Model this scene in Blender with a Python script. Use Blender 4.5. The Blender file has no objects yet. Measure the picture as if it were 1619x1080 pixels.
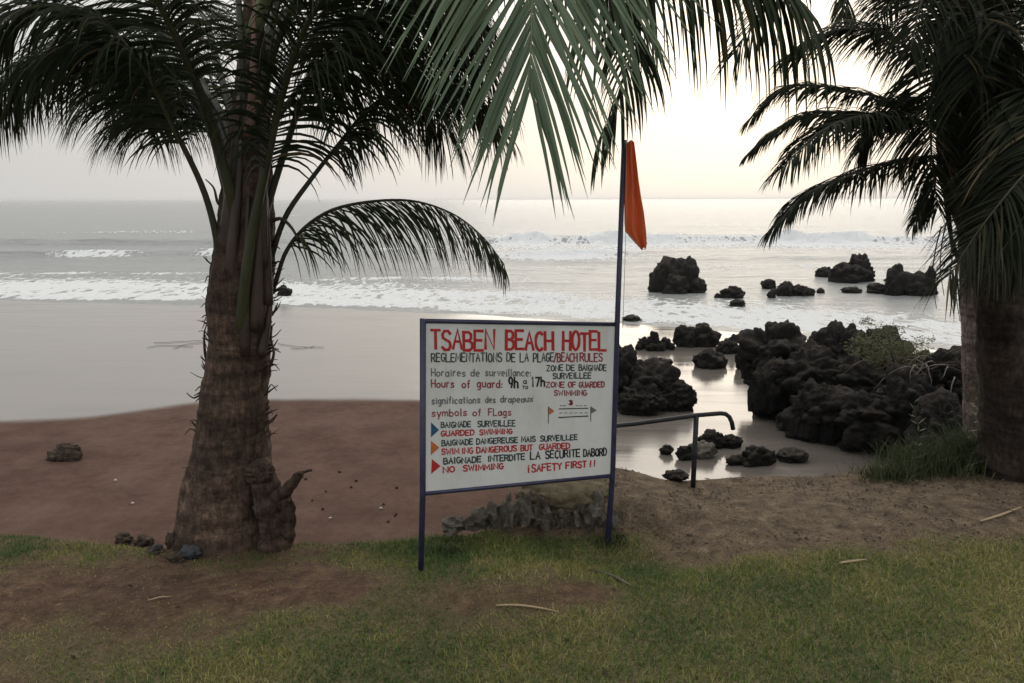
import bpy, bmesh, math, random
import numpy as np
from mathutils import Vector, Matrix, noise
R = math.radians
rng = random.Random(7)
nrng = np.random.default_rng(11)
scene = bpy.context.scene
COL = scene.collection

# ------------------------------------------------------------------ camera
FPX, CX, CY, PITCH, CAMZ = 1150.0, 809.5, 540.0, R(11.07), 2.0
cam_d = bpy.data.cameras.new('camera'); cam = bpy.data.objects.new('camera', cam_d); COL.objects.link(cam)
cam_d.sensor_width = 36; cam_d.lens = 36*FPX/1619.0
cam_d.clip_start = 0.05; cam_d.clip_end = 20000
cam.location = (0, 0, CAMZ); cam.rotation_euler = (R(90)-PITCH, R(0.17), 0)
scene.camera = cam

# ------------------------------------------------------------------ sky and sun
SUN_EL, SUN_AZ = R(15), R(17)          # azimuth to the right of +Y
world = bpy.data.worlds.new('World'); scene.world = world; world.use_nodes = True
nt = world.node_tree; nt.nodes.clear()
def wn(t, **k):
    n = nt.nodes.new(t)
    for a, b in k.items(): setattr(n, a, b)
    return n
wo = wn('ShaderNodeOutputWorld'); bg = wn('ShaderNodeBackground'); bg.inputs['Strength'].default_value = 0.1
sky = wn('ShaderNodeTexSky', sky_type='NISHITA', sun_disc=False, sun_elevation=SUN_EL, sun_rotation=SUN_AZ)
sky.air_density = 1.0; sky.dust_density = 4.0; sky.ozone_density = 0.5
# thick sea haze over the clear sky: pale overcast, brighter and creamier round the hidden sun
tc = wn('ShaderNodeTexCoord'); dotn = wn('ShaderNodeVectorMath', operation='DOT_PRODUCT')
sd = (math.sin(SUN_AZ)*math.cos(SUN_EL), math.cos(SUN_AZ)*math.cos(SUN_EL), math.sin(SUN_EL))
dotn.inputs[1].default_value = sd
nt.links.new(tc.outputs['Generated'], dotn.inputs[0])
ramp = wn('ShaderNodeValToRGB'); cr = ramp.color_ramp
cr.elements[0].position = 0.0; cr.elements[0].color = (0.60, 0.62, 0.64, 1)
cr.elements[1].position = 1.0; cr.elements[1].color = (0.98, 0.955, 0.90, 1)
for p, c in ((0.55, (0.68, 0.67, 0.655, 1)), (0.80, (0.77, 0.75, 0.72, 1)), (0.93, (0.885, 0.86, 0.815, 1))):
    e = cr.elements.new(p); e.color = c
nt.links.new(dotn.outputs['Value'], ramp.inputs['Fac'])
scl = wn('ShaderNodeVectorMath', operation='SCALE'); scl.inputs['Scale'].default_value = 9.6
sepz = wn('ShaderNodeSeparateXYZ'); nt.links.new(tc.outputs['Generated'], sepz.inputs[0])
zz = wn('ShaderNodeMapRange'); zz.inputs['From Min'].default_value = 0.12; zz.inputs['From Max'].default_value = 1.0; zz.inputs['To Min'].default_value = 8.3; zz.inputs['To Max'].default_value = 24.0
nt.links.new(sepz.outputs['Z'], zz.inputs['Value']); nt.links.new(zz.outputs['Result'], scl.inputs['Scale'])
nt.links.new(ramp.outputs['Color'], scl.inputs[0])
mix = wn('ShaderNodeMixRGB'); mix.inputs['Fac'].default_value = 0.93
nt.links.new(sky.outputs['Color'], mix.inputs['Color1']); nt.links.new(scl.outputs['Vector'], mix.inputs['Color2'])
nt.links.new(mix.outputs['Color'], bg.inputs['Color']); nt.links.new(bg.outputs['Background'], wo.inputs['Surface'])
sun_d = bpy.data.lights.new('sun', 'SUN'); sun = bpy.data.objects.new('sun', sun_d); COL.objects.link(sun)
sun_d.energy = 0.5; sun_d.angle = R(45); sun_d.color = (1.0, 0.92, 0.82)
sun.rotation_euler = Vector(sd).to_track_quat('Z', 'Y').to_euler(); sun.location = (20, 60, 40)
vs = scene.view_settings
scene.display_settings.display_device = 'sRGB'
vs.view_transform = 'Standard'; vs.look = 'None'; vs.exposure = 0.22; vs.gamma = 1.0; vs.use_curve_mapping = False

# ------------------------------------------------------------------ helpers
FW = Vector((0, math.cos(PITCH), -math.sin(PITCH))); UP = Vector((0, math.sin(PITCH), math.cos(PITCH))); RT = Vector((1, 0, 0))
CAM = Vector((0, 0, CAMZ))
def ray(px, py): return RT*((px-CX)/FPX) + UP*((CY-py)/FPX) + FW
def P(px, py, Y):                       # the point of this line of sight that stands Y metres out
    r = ray(px, py); return CAM + r*(Y/r.y)
def sstep(a, b, x):
    t = np.clip((x-a)/(b-a), 0, 1); return t*t*(3-2*t)
def mat(name, base=(0.1, 0.1, 0.1), rough=0.8, spec=0.3, **kw):
    m = bpy.data.materials.new(name); m.use_nodes = True
    b = m.node_tree.nodes['Principled BSDF']
    b.inputs['Base Color'].default_value = (*base, 1); b.inputs['Roughness'].default_value = rough
    b.inputs['Specular IOR Level'].default_value = spec
    return m
def N(m, t, **k):
    n = m.node_tree.nodes.new(t)
    for a, b in k.items(): setattr(n, a, b)
    return n
def L(m, a, b): m.node_tree.links.new(a, b)
def BS(m): return m.node_tree.nodes['Principled BSDF']
def coords(m, scale=(1, 1, 1), geo=False):
    mp = N(m, 'ShaderNodeMapping'); mp.inputs['Scale'].default_value = scale
    if geo: g = N(m, 'ShaderNodeNewGeometry'); L(m, g.outputs['Position'], mp.inputs['Vector'])
    else: g = N(m, 'ShaderNodeTexCoord'); L(m, g.outputs['Object'], mp.inputs['Vector'])
    return mp.outputs['Vector']
def noi(m, vec, scale, detail=6, rough=0.6, dist=0.0):
    n = N(m, 'ShaderNodeTexNoise'); n.inputs['Scale'].default_value = scale; n.inputs['Detail'].default_value = detail
    n.inputs['Roughness'].default_value = rough; n.inputs['Distortion'].default_value = dist
    L(m, vec, n.inputs['Vector']); return n.outputs['Fac']
def rampn(m, fac, stops):
    r = N(m, 'ShaderNodeValToRGB'); els = r.color_ramp.elements
    while len(els) > 1: els.remove(els[-1])
    els[0].position = stops[0][0]; els[0].color = (*stops[0][1], 1)
    for p, c in stops[1:]:
        e = els.new(p); e.color = (*c, 1)
    L(m, fac, r.inputs['Fac']); return r.outputs['Color']
def mixc(m, fac, a, b):
    x = N(m, 'ShaderNodeMixRGB')
    if isinstance(fac, float): x.inputs['Fac'].default_value = fac
    else: L(m, fac, x.inputs['Fac'])
    for s, v in (('Color1', a), ('Color2', b)):
        if isinstance(v, tuple): x.inputs[s].default_value = (*v, 1)
        else: L(m, v, x.inputs[s])
    return x.outputs['Color']
def mth(m, op, a, b=None, clamp=False):
    x = N(m, 'ShaderNodeMath', operation=op); x.use_clamp = clamp
    for i, v in enumerate((a, b)):
        if v is None: continue
        if isinstance(v, (int, float)): x.inputs[i].default_value = v
        else: L(m, v, x.inputs[i])
    return x.outputs['Value']
def attr(m, name): n = N(m, 'ShaderNodeAttribute', attribute_name=name); return n
def bump(m, h, strength, dist=0.02, nrm=None):
    b = N(m, 'ShaderNodeBump'); b.inputs['Strength'].default_value = strength; b.inputs['Distance'].default_value = dist
    L(m, h, b.inputs['Height'])
    if nrm: L(m, nrm, b.inputs['Normal'])
    return b.outputs['Normal']

def tag(o, label=None, cat=None, group=None, kind=None):
    if label: o['label'] = label
    if cat: o['category'] = cat
    if group: o['group'] = group
    if kind: o['kind'] = kind
    return o
def empty(name, loc, label, cat, group=None):
    o = bpy.data.objects.new(name, None); o.empty_display_size = 0.1; COL.objects.link(o); o.location = loc
    return tag(o, label, cat, group)
class MB:                                # collects verts and faces (world space)
    def __init__(s): s.v = []; s.f = []; s.t = []
    def add(s, vs, fs, t=0.5):
        o = len(s.v); s.v += [tuple(v) for v in vs]; s.f += [tuple(i+o for i in f) for f in fs]; s.t += [t]*len(vs)
    def tube(s, pts, rad, n=8, flat=1.0, cap=True, t=0.5):
        pts = [Vector(p) for p in pts]; vs = []; fs = []
        ref = Vector((0, 0, 1))
        T0 = (pts[1]-pts[0]).normalized()
        if abs(T0.z) > 0.9: ref = Vector((0, 1, 0))
        A = T0.cross(ref).normalized()
        for i, p in enumerate(pts):
            T = (pts[min(i+1, len(pts)-1)]-pts[max(i-1, 0)]).normalized()
            A = (A - T*A.dot(T)).normalized(); B = T.cross(A)
            r = rad[i] if hasattr(rad, '__len__') else rad
            for k in range(n):
                a = 2*math.pi*k/n; vs.append(p + A*(r*math.cos(a)) + B*(r*flat*math.sin(a)))
        for i in range(len(pts)-1):
            for k in range(n):
                a = i*n+k; b = i*n+(k+1) % n; fs.append((a, b, b+n, a+n))
        if cap: fs.append(tuple(range(n-1, -1, -1))); fs.append(tuple((len(pts)-1)*n+k for k in range(n)))
        s.add(vs, fs, t)
    def box(s, c, ax, ay, az, t=0.5):    # half-axis vectors
        c, ax, ay, az = map(Vector, (c, ax, ay, az))
        vs = [c+ax*i+ay*j+az*k for k in (-1, 1) for j in (-1, 1) for i in (-1, 1)]
        s.add(vs, [(0, 2, 3, 1), (4, 5, 7, 6), (0, 1, 5, 4), (2, 6, 7, 3), (0, 4, 6, 2), (1, 3, 7, 5)], t)
    def build(s, name, m, parent=None, smooth=True):
        me = bpy.data.meshes.new(name)
        org = Vector((0, 0, 0))
        top = parent
        if parent is not None: org = parent['_o'] if '_o' in parent else parent.location; org = Vector(org)
        elif s.v: a = np.array(s.v); org = Vector(((a[:, 0].min()+a[:, 0].max())/2, (a[:, 1].min()+a[:, 1].max())/2, a[:, 2].min()))
        me.from_pydata([tuple(Vector(v)-org) for v in s.v], [], s.f)
        ta = me.attributes.new('tint', 'FLOAT', 'POINT'); ta.data.foreach_set('value', s.t)
        if smooth: me.polygons.foreach_set('use_smooth', [True]*len(me.polygons))
        me.materials.append(m); me.update()
        o = bpy.data.objects.new(name, me); COL.objects.link(o)
        if parent is not None: o.parent = parent
        else: o.location = org
        ORG[o.name] = org
        return o
ORG = {}
def child_build(mb, name, m, parent, smooth=True):   # parent may itself be a part whose origin equals its thing's origin
    me_parent_org = ORG.get(parent.name, Vector(parent.location))
    me = bpy.data.meshes.new(name); me.from_pydata([tuple(Vector(v)-me_parent_org) for v in mb.v], [], mb.f)
    ta = me.attributes.new('tint', 'FLOAT', 'POINT'); ta.data.foreach_set('value', mb.t)
    if smooth: me.polygons.foreach_set('use_smooth', [True]*len(me.polygons))
    me.materials.append(m); me.update()
    o = bpy.data.objects.new(name, me); COL.objects.link(o); o.parent = parent; ORG[o.name] = me_parent_org
    return o
def grid_mesh(name, V, nr, nc, m, attrs, label_kind='structure'):
    me = bpy.data.meshes.new(name)
    me.vertices.add(nr*nc); me.vertices.foreach_set('co', V.reshape(-1).astype(np.float32))
    i = np.arange(nr-1)[:, None]*nc + np.arange(nc-1)[None, :]
    q = np.stack([i, i+1, i+nc+1, i+nc], -1).reshape(-1, 4)
    me.loops.add(q.size); me.loops.foreach_set('vertex_index', q.reshape(-1).astype(np.int32))
    me.polygons.add(len(q)); me.polygons.foreach_set('loop_start', (np.arange(len(q))*4).astype(np.int32))
    me.polygons.foreach_set('use_smooth', np.ones(len(q), bool))
    for k, a in attrs.items():
        at = me.attributes.new(k, 'FLOAT', 'POINT'); at.data.foreach_set('value', a.reshape(-1).astype(np.float32))
    me.update(calc_edges=True); me.validate(); me.materials.append(m)
    o = bpy.data.objects.new(name, me); COL.objects.link(o); o['kind'] = label_kind
    return o
# cheap vectorised value noise (numpy)
def vnoise(x, y, seed=0):
    xi = np.floor(x).astype(np.int64); yi = np.floor(y).astype(np.int64); xf = x-xi; yf = y-yi
    def h(a, b):
        n = (a*374761393 + b*668265263 + seed*1442695041) & 0x7fffffff
        n = ((n ^ (n >> 13))*1274126177) & 0x7fffffff
        n = (n ^ (n >> 16)) & 0xffff
        return n/65535.0
    u = xf*xf*(3-2*xf); v = yf*yf*(3-2*yf)
    return (h(xi, yi)*(1-u)+h(xi+1, yi)*u)*(1-v) + (h(xi, yi+1)*(1-u)+h(xi+1, yi+1)*u)*v
def fbm(x, y, seed=0, o=4):
    s = 0; a = 0.5; t = 0
    for k in range(o): s = s + a*vnoise(x*2**k, y*2**k, seed+k*17); t += a; a *= 0.5
    return s/t

# ------------------------------------------------------------------ terrain functions
SEA = -1.6
SHX = np.array([-80, -40, -19, -8, -0.3, 3.6, 7.4, 10.5, 14, 40, 80.]); SHY = np.array([31, 28.5, 27, 25.3, 23.0, 21.3, 19.3, 17.5, 15.5, 12, 10.])
def shore(x): return np.interp(x, SHX, SHY)
def beach_h(x, y):
    x = np.asarray(x, float); y = np.asarray(y, float)
    d = shore(x)-y
    z = SEA + np.where(d > 0, 0.028*d, 0.05*d)
    return z + 0.03*(fbm(x*0.35, y*0.35, 5, 3)-0.5)
EDX = np.array([-20, -3, -1.2, -0.3, 0.1, 0.5, 0.9, 1.6, 2.4, 3.2, 5, 20]); EDY = np.array([4.3, 4.25, 4.2, 4.3, 4.65, 5.0, 5.15, 5.2, 5.3, 5.5, 5.6, 5.8])
def edge(x): return np.interp(x, EDX, EDY)
def lawn_h(x, y):
    x = np.asarray(x, float); y = np.asarray(y, float)
    e = edge(x) + 0.25*(fbm(x*1.3, y*0+3, 9, 3)-0.5)
    z = 0.06*(fbm(x*0.8, y*0.8, 2, 4)-0.5) + 0.02*(fbm(x*5, y*5, 3, 3)-0.5)
    z = z + 0.15*sstep(4.30, 4.44, y)*sstep(-0.2, 0.3, x)*(1-sstep(0.45, 1.5, x)) - 0.15*np.exp(-(((x-0.6)/0.55)**2 + ((y-4.05)/0.35)**2))
    z = z - 0.10*sstep(0, 0.9, y-(e-0.9))
    return z - 1.5*sstep(0.0, 0.85, y-e)
def top_h(x, y): return np.maximum(beach_h(x, y), lawn_h(x, y))
def ground(px, py, f=top_h):
    r = ray(px, py)
    ts = np.linspace(1.5, 60, 6000); X = r.x*ts; Y = r.y*ts; Z = CAMZ+r.z*ts
    k = np.argmax(Z <= f(X, Y)); return Vector((X[k], Y[k], float(f(X[k], Y[k]))))
def gz(x, y): return float(top_h(x, y))

# ------------------------------------------------------------------ lawn
def lines(*segs):
    out = [np.linspace(a, b, n, endpoint=False) for a, b, n in segs]; return np.concatenate(out+[np.array([segs[-1][1]])])
def gauss(X, Y, px, py, sx, sy):
    g = ground(px, py, lawn_h); return np.exp(-((X-g.x)/sx)**2-((Y-g.y)/sy)**2)
def lawn_masks(X, Y):
    n1 = fbm(X*2.2, Y*2.2, 21, 4); n2 = fbm(X*6, Y*6, 22, 4); n3 = fbm(X*0.9, Y*0.9, 23, 3)
    green = 0.70*sstep(-0.1, 1.3, X) + 0.36
    green = green + 0.55*gauss(X, Y, 560, 860, 0.55, 0.22) + 0.75*gauss(X, Y, 800, 865, 0.75, 0.22) + 0.55*gauss(X, Y, 1030, 880, .6, .3)
    green = green + 0.25*gauss(X, Y, 560, 985, 0.35, 0.18) + 0.45*gauss(X, Y, 450, 1050, .5, .15) + 0.35*gauss(X, Y, 850, 1040, .4, .15) + .10*gauss(X, Y, 100, 865, 1.2, .12) - .06*(1-sstep(-1.6, -1.0, X))
    green = green - 0.50*gauss(X, Y, 330, 925, 0.9, 0.24) - 0.24*gauss(X, Y, 100, 940, .8, .35) - 0.45*gauss(X, Y, 840, 945, 0.45, 0.16) - 0.3*gauss(X, Y, 1100, 950, .3, .12) - .2*gauss(X, Y, 640, 1010, .25, .12)
    dirt = sstep(3.72, 4.15, Y+0.3*(n1-.5)+.25*(n2-.5)-0.1*(X-1.5))*sstep(0.75, 1.1, X+0.3*(n1-.5))
    dirt = np.maximum(dirt, sstep(4.24, 4.36, Y)*sstep(-.15, .1, X))
    green = green + 0.30*(1-sstep(2.7, 3.35, Y))*sstep(-3.0, -1.6, X)
    green = green + 0.9*(n1-0.5) + 0.5*(n2-0.5) + 0.3*(n3-.5)
    g = sstep(0.02, 0.85, green)*(1-0.93*dirt)
    return np.clip(g, 0, 1), np.clip(dirt, 0, 1)
lx = lines((-30, -7, 40), (-7, 7, 320), (7, 30, 40)); ly = lines((-14, 1, 50), (1, 6.9, 160))
X, Y = np.meshgrid(lx, ly); Z = lawn_h(X, Y)
g, d = lawn_masks(X, Y)
m_lawn = mat('lawn_soil', rough=0.95, spec=0.15)
v = coords(m_lawn, geo=True)
n_a = noi(m_lawn, v, 9, 8, 0.65); n_b = noi(m_lawn, v, 60, 4, 0.7); n_c = noi(m_lawn, v, 2.3, 5)
soil = rampn(m_lawn, n_a, [(0.3, (0.045, 0.026, 0.017)), (0.5, (0.085, 0.050, 0.032)), (0.72, (0.14, 0.09, 0.057))])
thatch = rampn(m_lawn, n_b, [(0.3, (0.05, 0.042, 0.02)), (0.55, (0.13, 0.11, 0.055)), (0.75, (0.24, 0.19, 0.10))])
dirtc = rampn(m_lawn, n_a, [(0.3, (0.065, 0.045, 0.03)), (0.5, (0.14, 0.10, 0.066)), (0.72, (0.23, 0.17, 0.11))])
speck = rampn(m_lawn, n_b, [(0.35, (0.35, 0.35, 0.35)), (0.6, (1, 1, 1))])
dm = N(m_lawn, 'ShaderNodeMixRGB', blend_type='MULTIPLY'); dm.inputs['Fac'].default_value = 0.8
L(m_lawn, dirtc, dm.inputs['Color1']); L(m_lawn, speck, dm.inputs['Color2'])
sm = N(m_lawn, 'ShaderNodeMixRGB', blend_type='MULTIPLY'); sm.inputs['Fac'].default_value = .75; L(m_lawn, soil, sm.inputs['Color1']); L(m_lawn, rampn(m_lawn, noi(m_lawn, v, 38, 8, .75), [(.32, (.35, .33, .31)), (.52, (1.05, 1.05, 1.05)), (.72, (1.8, 1.7, 1.55))]), sm.inputs['Color2'])
c1 = mixc(m_lawn, attr(m_lawn, 'green').outputs['Fac'], sm.outputs['Color'], thatch)
c2 = mixc(m_lawn, attr(m_lawn, 'dirt').outputs['Fac'], c1, dm.outputs['Color'])
L(m_lawn, c2, BS(m_lawn).inputs['Base Color'])
L(m_lawn, bump(m_lawn, n_b, 0.5, 0.02, bump(m_lawn, n_a, 0.6, 0.05)), BS(m_lawn).inputs['Normal'])
lawn = grid_mesh('lawn', np.stack([X, Y, Z], -1), len(ly), len(lx), m_lawn, {'green': g, 'dirt': d})

# grass blades: one mesh nobody could count
def blades(name, px, py, pz, h, w, lean, tint, m, parent=None):
    n = len(px); az = nrng.uniform(0, 2*np.pi, n); la = nrng.uniform(0, 2*np.pi, n)
    wx = np.cos(az)*w/2; wy = np.sin(az)*w/2; lx_ = np.cos(la)*lean*h; ly_ = np.sin(la)*lean*h
    V = np.zeros((n, 5, 3), np.float32)
    V[:, 0] = np.stack([px-wx, py-wy, pz], -1); V[:, 1] = np.stack([px+wx, py+wy, pz], -1)
    V[:, 2] = np.stack([px-wx*.8+lx_*.35, py-wy*.8+ly_*.35, pz+h*.55], -1); V[:, 3] = np.stack([px+wx*.8+lx_*.35, py+wy*.8+ly_*.35, pz+h*.55], -1)
    V[:, 4] = np.stack([px+lx_, py+ly_, pz+h*np.sqrt(np.clip(1-(lean*.6)**2, .2, 1))], -1)
    b = (np.arange(n)*5)[:, None]
    idx = np.concatenate([b+np.array([[0, 1, 3, 2]]), b+np.array([[2, 3, 4]])], 1).reshape(-1)
    starts = np.stack([np.arange(n)*7, np.arange(n)*7+4], -1).reshape(-1)
    org = np.array([0, 0, 0.]) if parent is None else np.array(ORG.get(parent.name, parent.location))
    me = bpy.data.meshes.new(name); me.vertices.add(n*5); me.vertices.foreach_set('co', (V-org).reshape(-1).astype(np.float32))
    me.loops.add(len(idx)); me.loops.foreach_set('vertex_index', idx.astype(np.int32))
    me.polygons.add(len(starts)); me.polygons.foreach_set('loop_start', starts.astype(np.int32))
    at = me.attributes.new('tint', 'FLOAT', 'POINT'); at.data.foreach_set('value', np.repeat(tint, 5).astype(np.float32))
    me.update(calc_edges=True); me.validate(); me.materials.append(m)
    o = bpy.data.objects.new(name, me); COL.objects.link(o)
    if parent is not None: o.parent = parent
    return o
def leafy(name, stops, rough=0.5, spec=0.4, trans=0.12):
    m = mat(name, rough=rough, spec=spec)
    c = rampn(m, attr(m, 'tint').outputs['Fac'], stops); L(m, c, BS(m).inputs['Base Color'])
    if trans:
        t = N(m, 'ShaderNodeBsdfTranslucent'); L(m, c, t.inputs['Color'])
        x = N(m, 'ShaderNodeMixShader'); x.inputs['Fac'].default_value = trans
        L(m, BS(m).outputs['BSDF'], x.inputs[1]); L(m, t.outputs['BSDF'], x.inputs[2])
        L(m, x.outputs['Shader'], m.node_tree.nodes['Material Output'].inputs['Surface'])
    return m
m_grass = leafy('grass_blade', [(0, (0.055, 0.10, 0.025)), (0.28, (0.13, 0.17, 0.040)), (0.5, (0.26, 0.245, 0.07)), (0.75, (0.34, 0.27, 0.115)), (1, (0.42, 0.33, 0.19))], 0.6, 0.25, 0.3)
nb = 400000
bx = nrng.uniform(-4.2, 4.6, nb); by = nrng.uniform(1.2, 5.6, nb)
gg, dd = lawn_masks(bx, by)
keep = (nrng.uniform(0, 1, nb) < (0.10+0.90*gg)*(1-.9*dd)) & (by < edge(bx)+0.12); bx, by, gg = bx[keep], by[keep], gg[keep]
tn = fbm(bx*2.6, by*2.6, 31, 4)
edge_strip = np.exp(-((by-edge(bx)+0.15)/0.5)**2)*(bx < 1.2)  # strip along the lawn edge where the blades are greener and taller
tint = np.clip(0.55-0.33*gg + 1.05*(tn-0.5) + 0.10*sstep(0.6, 2, bx) - 0.3*edge_strip + nrng.normal(0, 0.20, len(bx)), 0, 1)
tall = 0.016+0.016*gg + 0.022*edge_strip*fbm(bx*4, by*4, 12, 2)
hgt = tall*nrng.uniform(0.45, 1.4, len(bx))*(.55+.45*gg)
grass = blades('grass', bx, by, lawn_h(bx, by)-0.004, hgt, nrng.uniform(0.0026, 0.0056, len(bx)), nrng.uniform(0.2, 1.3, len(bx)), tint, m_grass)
tag(grass, 'short patchy lawn grass, green to straw yellow, in front of the sign', 'grass', kind='stuff')

# ------------------------------------------------------------------ beach
WPX = [(-200, 676), (0, 668), (150, 658), (300, 640), (430, 632), (560, 631), (660, 633), (830, 650), (900, 690), (960, 735)]
WP = sorted([(p.x, p.y) for p in (ground(a, b, beach_h) for a, b in WPX)])
WX = np.array([-80]+[p[0] for p in WP]+[1.5, 80]); WY = np.array([WP[0][1]-.5]+[p[1] for p in WP]+[5.0, 5.0])
bxx = lines((-90, -16, 50), (-16, 16, 260), (16, 90, 50)); byy = lines((3.6, 14, 130), (14, 40, 130), (40, 70, 20))
X, Y = np.meshgrid(bxx, byy); Z = beach_h(X, Y)
wl = np.interp(X, WX, WY) + 0.5*(fbm(X*0.6, Y*0.6, 41, 4)-0.5)
wet = sstep(-0.12, 0.30, Y-wl)
m_beach = mat('beach_sand', rough=0.9, spec=0.3)
v = coords(m_beach, geo=True); vs_ = coords(m_beach, (0.35, 1.6, 1), geo=True)
n1 = noi(m_beach, v, 1.4, 8, 0.65); n2 = noi(m_beach, v, 90, 3, 0.7); n3 = noi(m_beach, vs_, 0.9, 6, 0.6, 0.6); n4 = noi(m_beach, v, 9, 6, .7)
dry = rampn(m_beach, n1, [(0.3, (0.072, 0.041, 0.030)), (0.5, (0.100, 0.058, 0.043)), (0.7, (0.128, 0.078, 0.058))])
grain = rampn(m_beach, n2, [(0.3, (0.72, 0.72, 0.72)), (0.7, (1.1, 1.1, 1.1))])
lump = rampn(m_beach, n4, [(0.3, (0.7, 0.7, 0.7)), (0.6, (1.05, 1.05, 1.05))])
dmx = N(m_beach, 'ShaderNodeMixRGB', blend_type='MULTIPLY'); dmx.inputs['Fac'].default_value = 1
L(m_beach, dry, dmx.inputs['Color1']); L(m_beach, grain, dmx.inputs['Color2'])
dmy = N(m_beach, 'ShaderNodeMixRGB', blend_type='MULTIPLY'); dmy.inputs['Fac'].default_value = .7
L(m_beach, dmx.outputs['Color'], dmy.inputs['Color1']); L(m_beach, lump, dmy.inputs['Color2'])
wetc = rampn(m_beach, n3, [(0.3, (0.09, 0.076, 0.064)), (0.6, (0.13, 0.111, 0.095))])
wa = attr(m_beach, 'wet').outputs['Fac']
L(m_beach, mixc(m_beach, wa, dmy.outputs['Color'], wetc), BS(m_beach).inputs['Base Color'])
ro = mth(m_beach, 'MULTIPLY_ADD', wa, -0.78); m_beach.node_tree.nodes[-1].inputs[2].default_value = 0.92
rn = mth(m_beach, 'MULTIPLY', mth(m_beach, 'SUBTRACT', n3, 0.45), 0.5)
L(m_beach, mth(m_beach, 'ADD', ro, rn, True), BS(m_beach).inputs['Roughness'])
BS(m_beach).inputs['IOR'].default_value = 1.6
sp = mth(m_beach, 'MULTIPLY_ADD', wa, 0.36); m_beach.node_tree.nodes[-1].inputs[2].default_value = 0.08
L(m_beach, sp, BS(m_beach).inputs['Specular IOR Level'])
bs_ = bump(m_beach, n3, 0.05, 0.12)
dryb = N(m_beach, 'ShaderNodeBump'); dryb.inputs['Distance'].default_value = 0.04
L(m_beach, mth(m_beach, 'MULTIPLY', mth(m_beach, 'SUBTRACT', 1.0, wa), 0.6), dryb.inputs['Strength'])
L(m_beach, mth(m_beach, 'ADD', n4, mth(m_beach, 'MULTIPLY', n2, .3)), dryb.inputs['Height']); L(m_beach, bs_, dryb.inputs['Normal'])
L(m_beach, dryb.outputs['Normal'], BS(m_beach).inputs['Normal'])
beach = grid_mesh('beach', np.stack([X, Y, Z], -1), len(byy), len(bxx), m_beach, {'wet': wet})

# ------------------------------------------------------------------ sea
rows = np.concatenate([np.arange(12, 75, 0.14), np.geomspace(75, 9000, 170)])
tanx = np.linspace(-1.25, 1.25, 560)
Yr = rows[:, None]; Xs = tanx[None, :]*np.maximum(Yr, 24)
Yg = np.broadcast_to(Yr, Xs.shape)
def crest(yc, amp, wf, wb):              # steep face to the shore, long back out to sea
    dlt = Yg-yc; return amp*np.where(dlt < 0, np.exp(-(dlt/wf)**2), np.exp(-(dlt/wb)**2))
Zs = np.zeros_like(Xs); foam = np.zeros_like(Xs)
far = 1/(1+np.maximum(Yg-60, 0)/250)
Zs += (0.07*np.sin(Yg*0.75+2.5*fbm(Xs*0.04, Yg*0.05, 51, 2)*6) + 0.20*(fbm(Xs*0.10, Yg*0.45, 52, 3)-0.5))*sstep(27, 40, Yg)*far
sh = shore(Xs)
ripple = 0.07*(fbm(Xs*0.5, Yg*1.6, 53, 4)-0.5); Zs += ripple*sstep(0.5, 5, Yg-sh)
# breaker far right and its unbroken shoulder to the left
mX = fbm(Xs*0.06, Yg*0+1, 54, 3); mX2 = fbm(Xs*0.25, Yg*0+4, 55, 3)
y1 = 61 + 4*(mX-0.5) + 1.5*(mX2-.5)
brk = sstep(-4, 2, Xs)*(1-sstep(42, 50, Xs)); brk = brk*(0.45+0.55*sstep(.3, .55, mX2))
a1 = 0.42*sstep(-70, -45, Xs)*(1-.55*sstep(-24, -12, Xs))*(.5+mX) + 0.66*brk
rough1 = (fbm(Xs*1.1, Yg*1.6, 56, 4)-0.45)
Zs += crest(y1, a1, 0.7, 2.6) + 1.0*brk*rough1*np.exp(-((Yg-y1+1.0)/1.5)**2)
foam = np.maximum(foam, brk*np.exp(-(np.maximum(np.abs(Yg-y1+1.3)-2.3, 0)/0.9)**2)*(.75+.7*fbm(Xs*.5, Yg*.5, 63, 3)))
foam = np.maximum(foam, .55*brk*np.exp(-((Yg-y1+6)/3.5)**2))
# second line
y2 = 46.5 + 3*(fbm(Xs*0.07, Yg*0+9, 57, 3)-0.5) - 0.12*np.clip(Xs, -10, 20)
b2 = np.maximum(.62*np.exp(-((Xs+27)/2.4)**2), np.exp(-((Xs-3)/3.8)**2)); b2 = np.maximum(b2, .6*np.exp(-((Xs+19.5)/1.0)**2))
a2 = 0.34*(1-sstep(-17, -8, Xs)) + 0.42*np.exp(-((Xs-3.5)/5)**2)+.08
Zs += crest(y2, a2, 0.7, 2.2) + 0.35*b2*rough1*np.exp(-((Yg-y2+.6)/1.1)**2)
foam = np.maximum(foam, 1.15*b2*np.exp(-(np.maximum(np.abs(Yg-y2+.4)-(.35+.9*sstep(-8, 0, Xs)), 0)/0.6)**2))
# third, small dark lines inside the wash
for (yc, xc, wx, aa) in ((33.0, -4.5, 5.5, .16), (26.2, 1.0, 1.6, .16), (36.5, -22, 9, .06), (38, 12, 9, .12), (33, 22, 9, .1), (52, -5, 15, .14), (70, 5, 40, .2), (82, -30, 30, .22), (95, 30, 40, .2), (120, -5, 60, .25), (160, -60, 60, .3), (150, 70, 50, .3)):
    y3 = yc+2*(fbm(Xs*0.15, Yg*0+yc, 58, 3)-.5); foam = np.maximum(foam, (.62 if yc < 60 else .3)*np.exp(-((Yg-y3+.25)/(.012*yc))**2)*np.exp(-((Xs-xc)/(wx*.9))**2)*sstep(.35, .6, fbm(Xs*.5, Yg*0+yc, 64, 3))); Zs += crest(y3, aa*np.exp(-((Xs-xc)/wx)**2), 0.5+yc*.01, 1.3+yc*.02)
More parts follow.
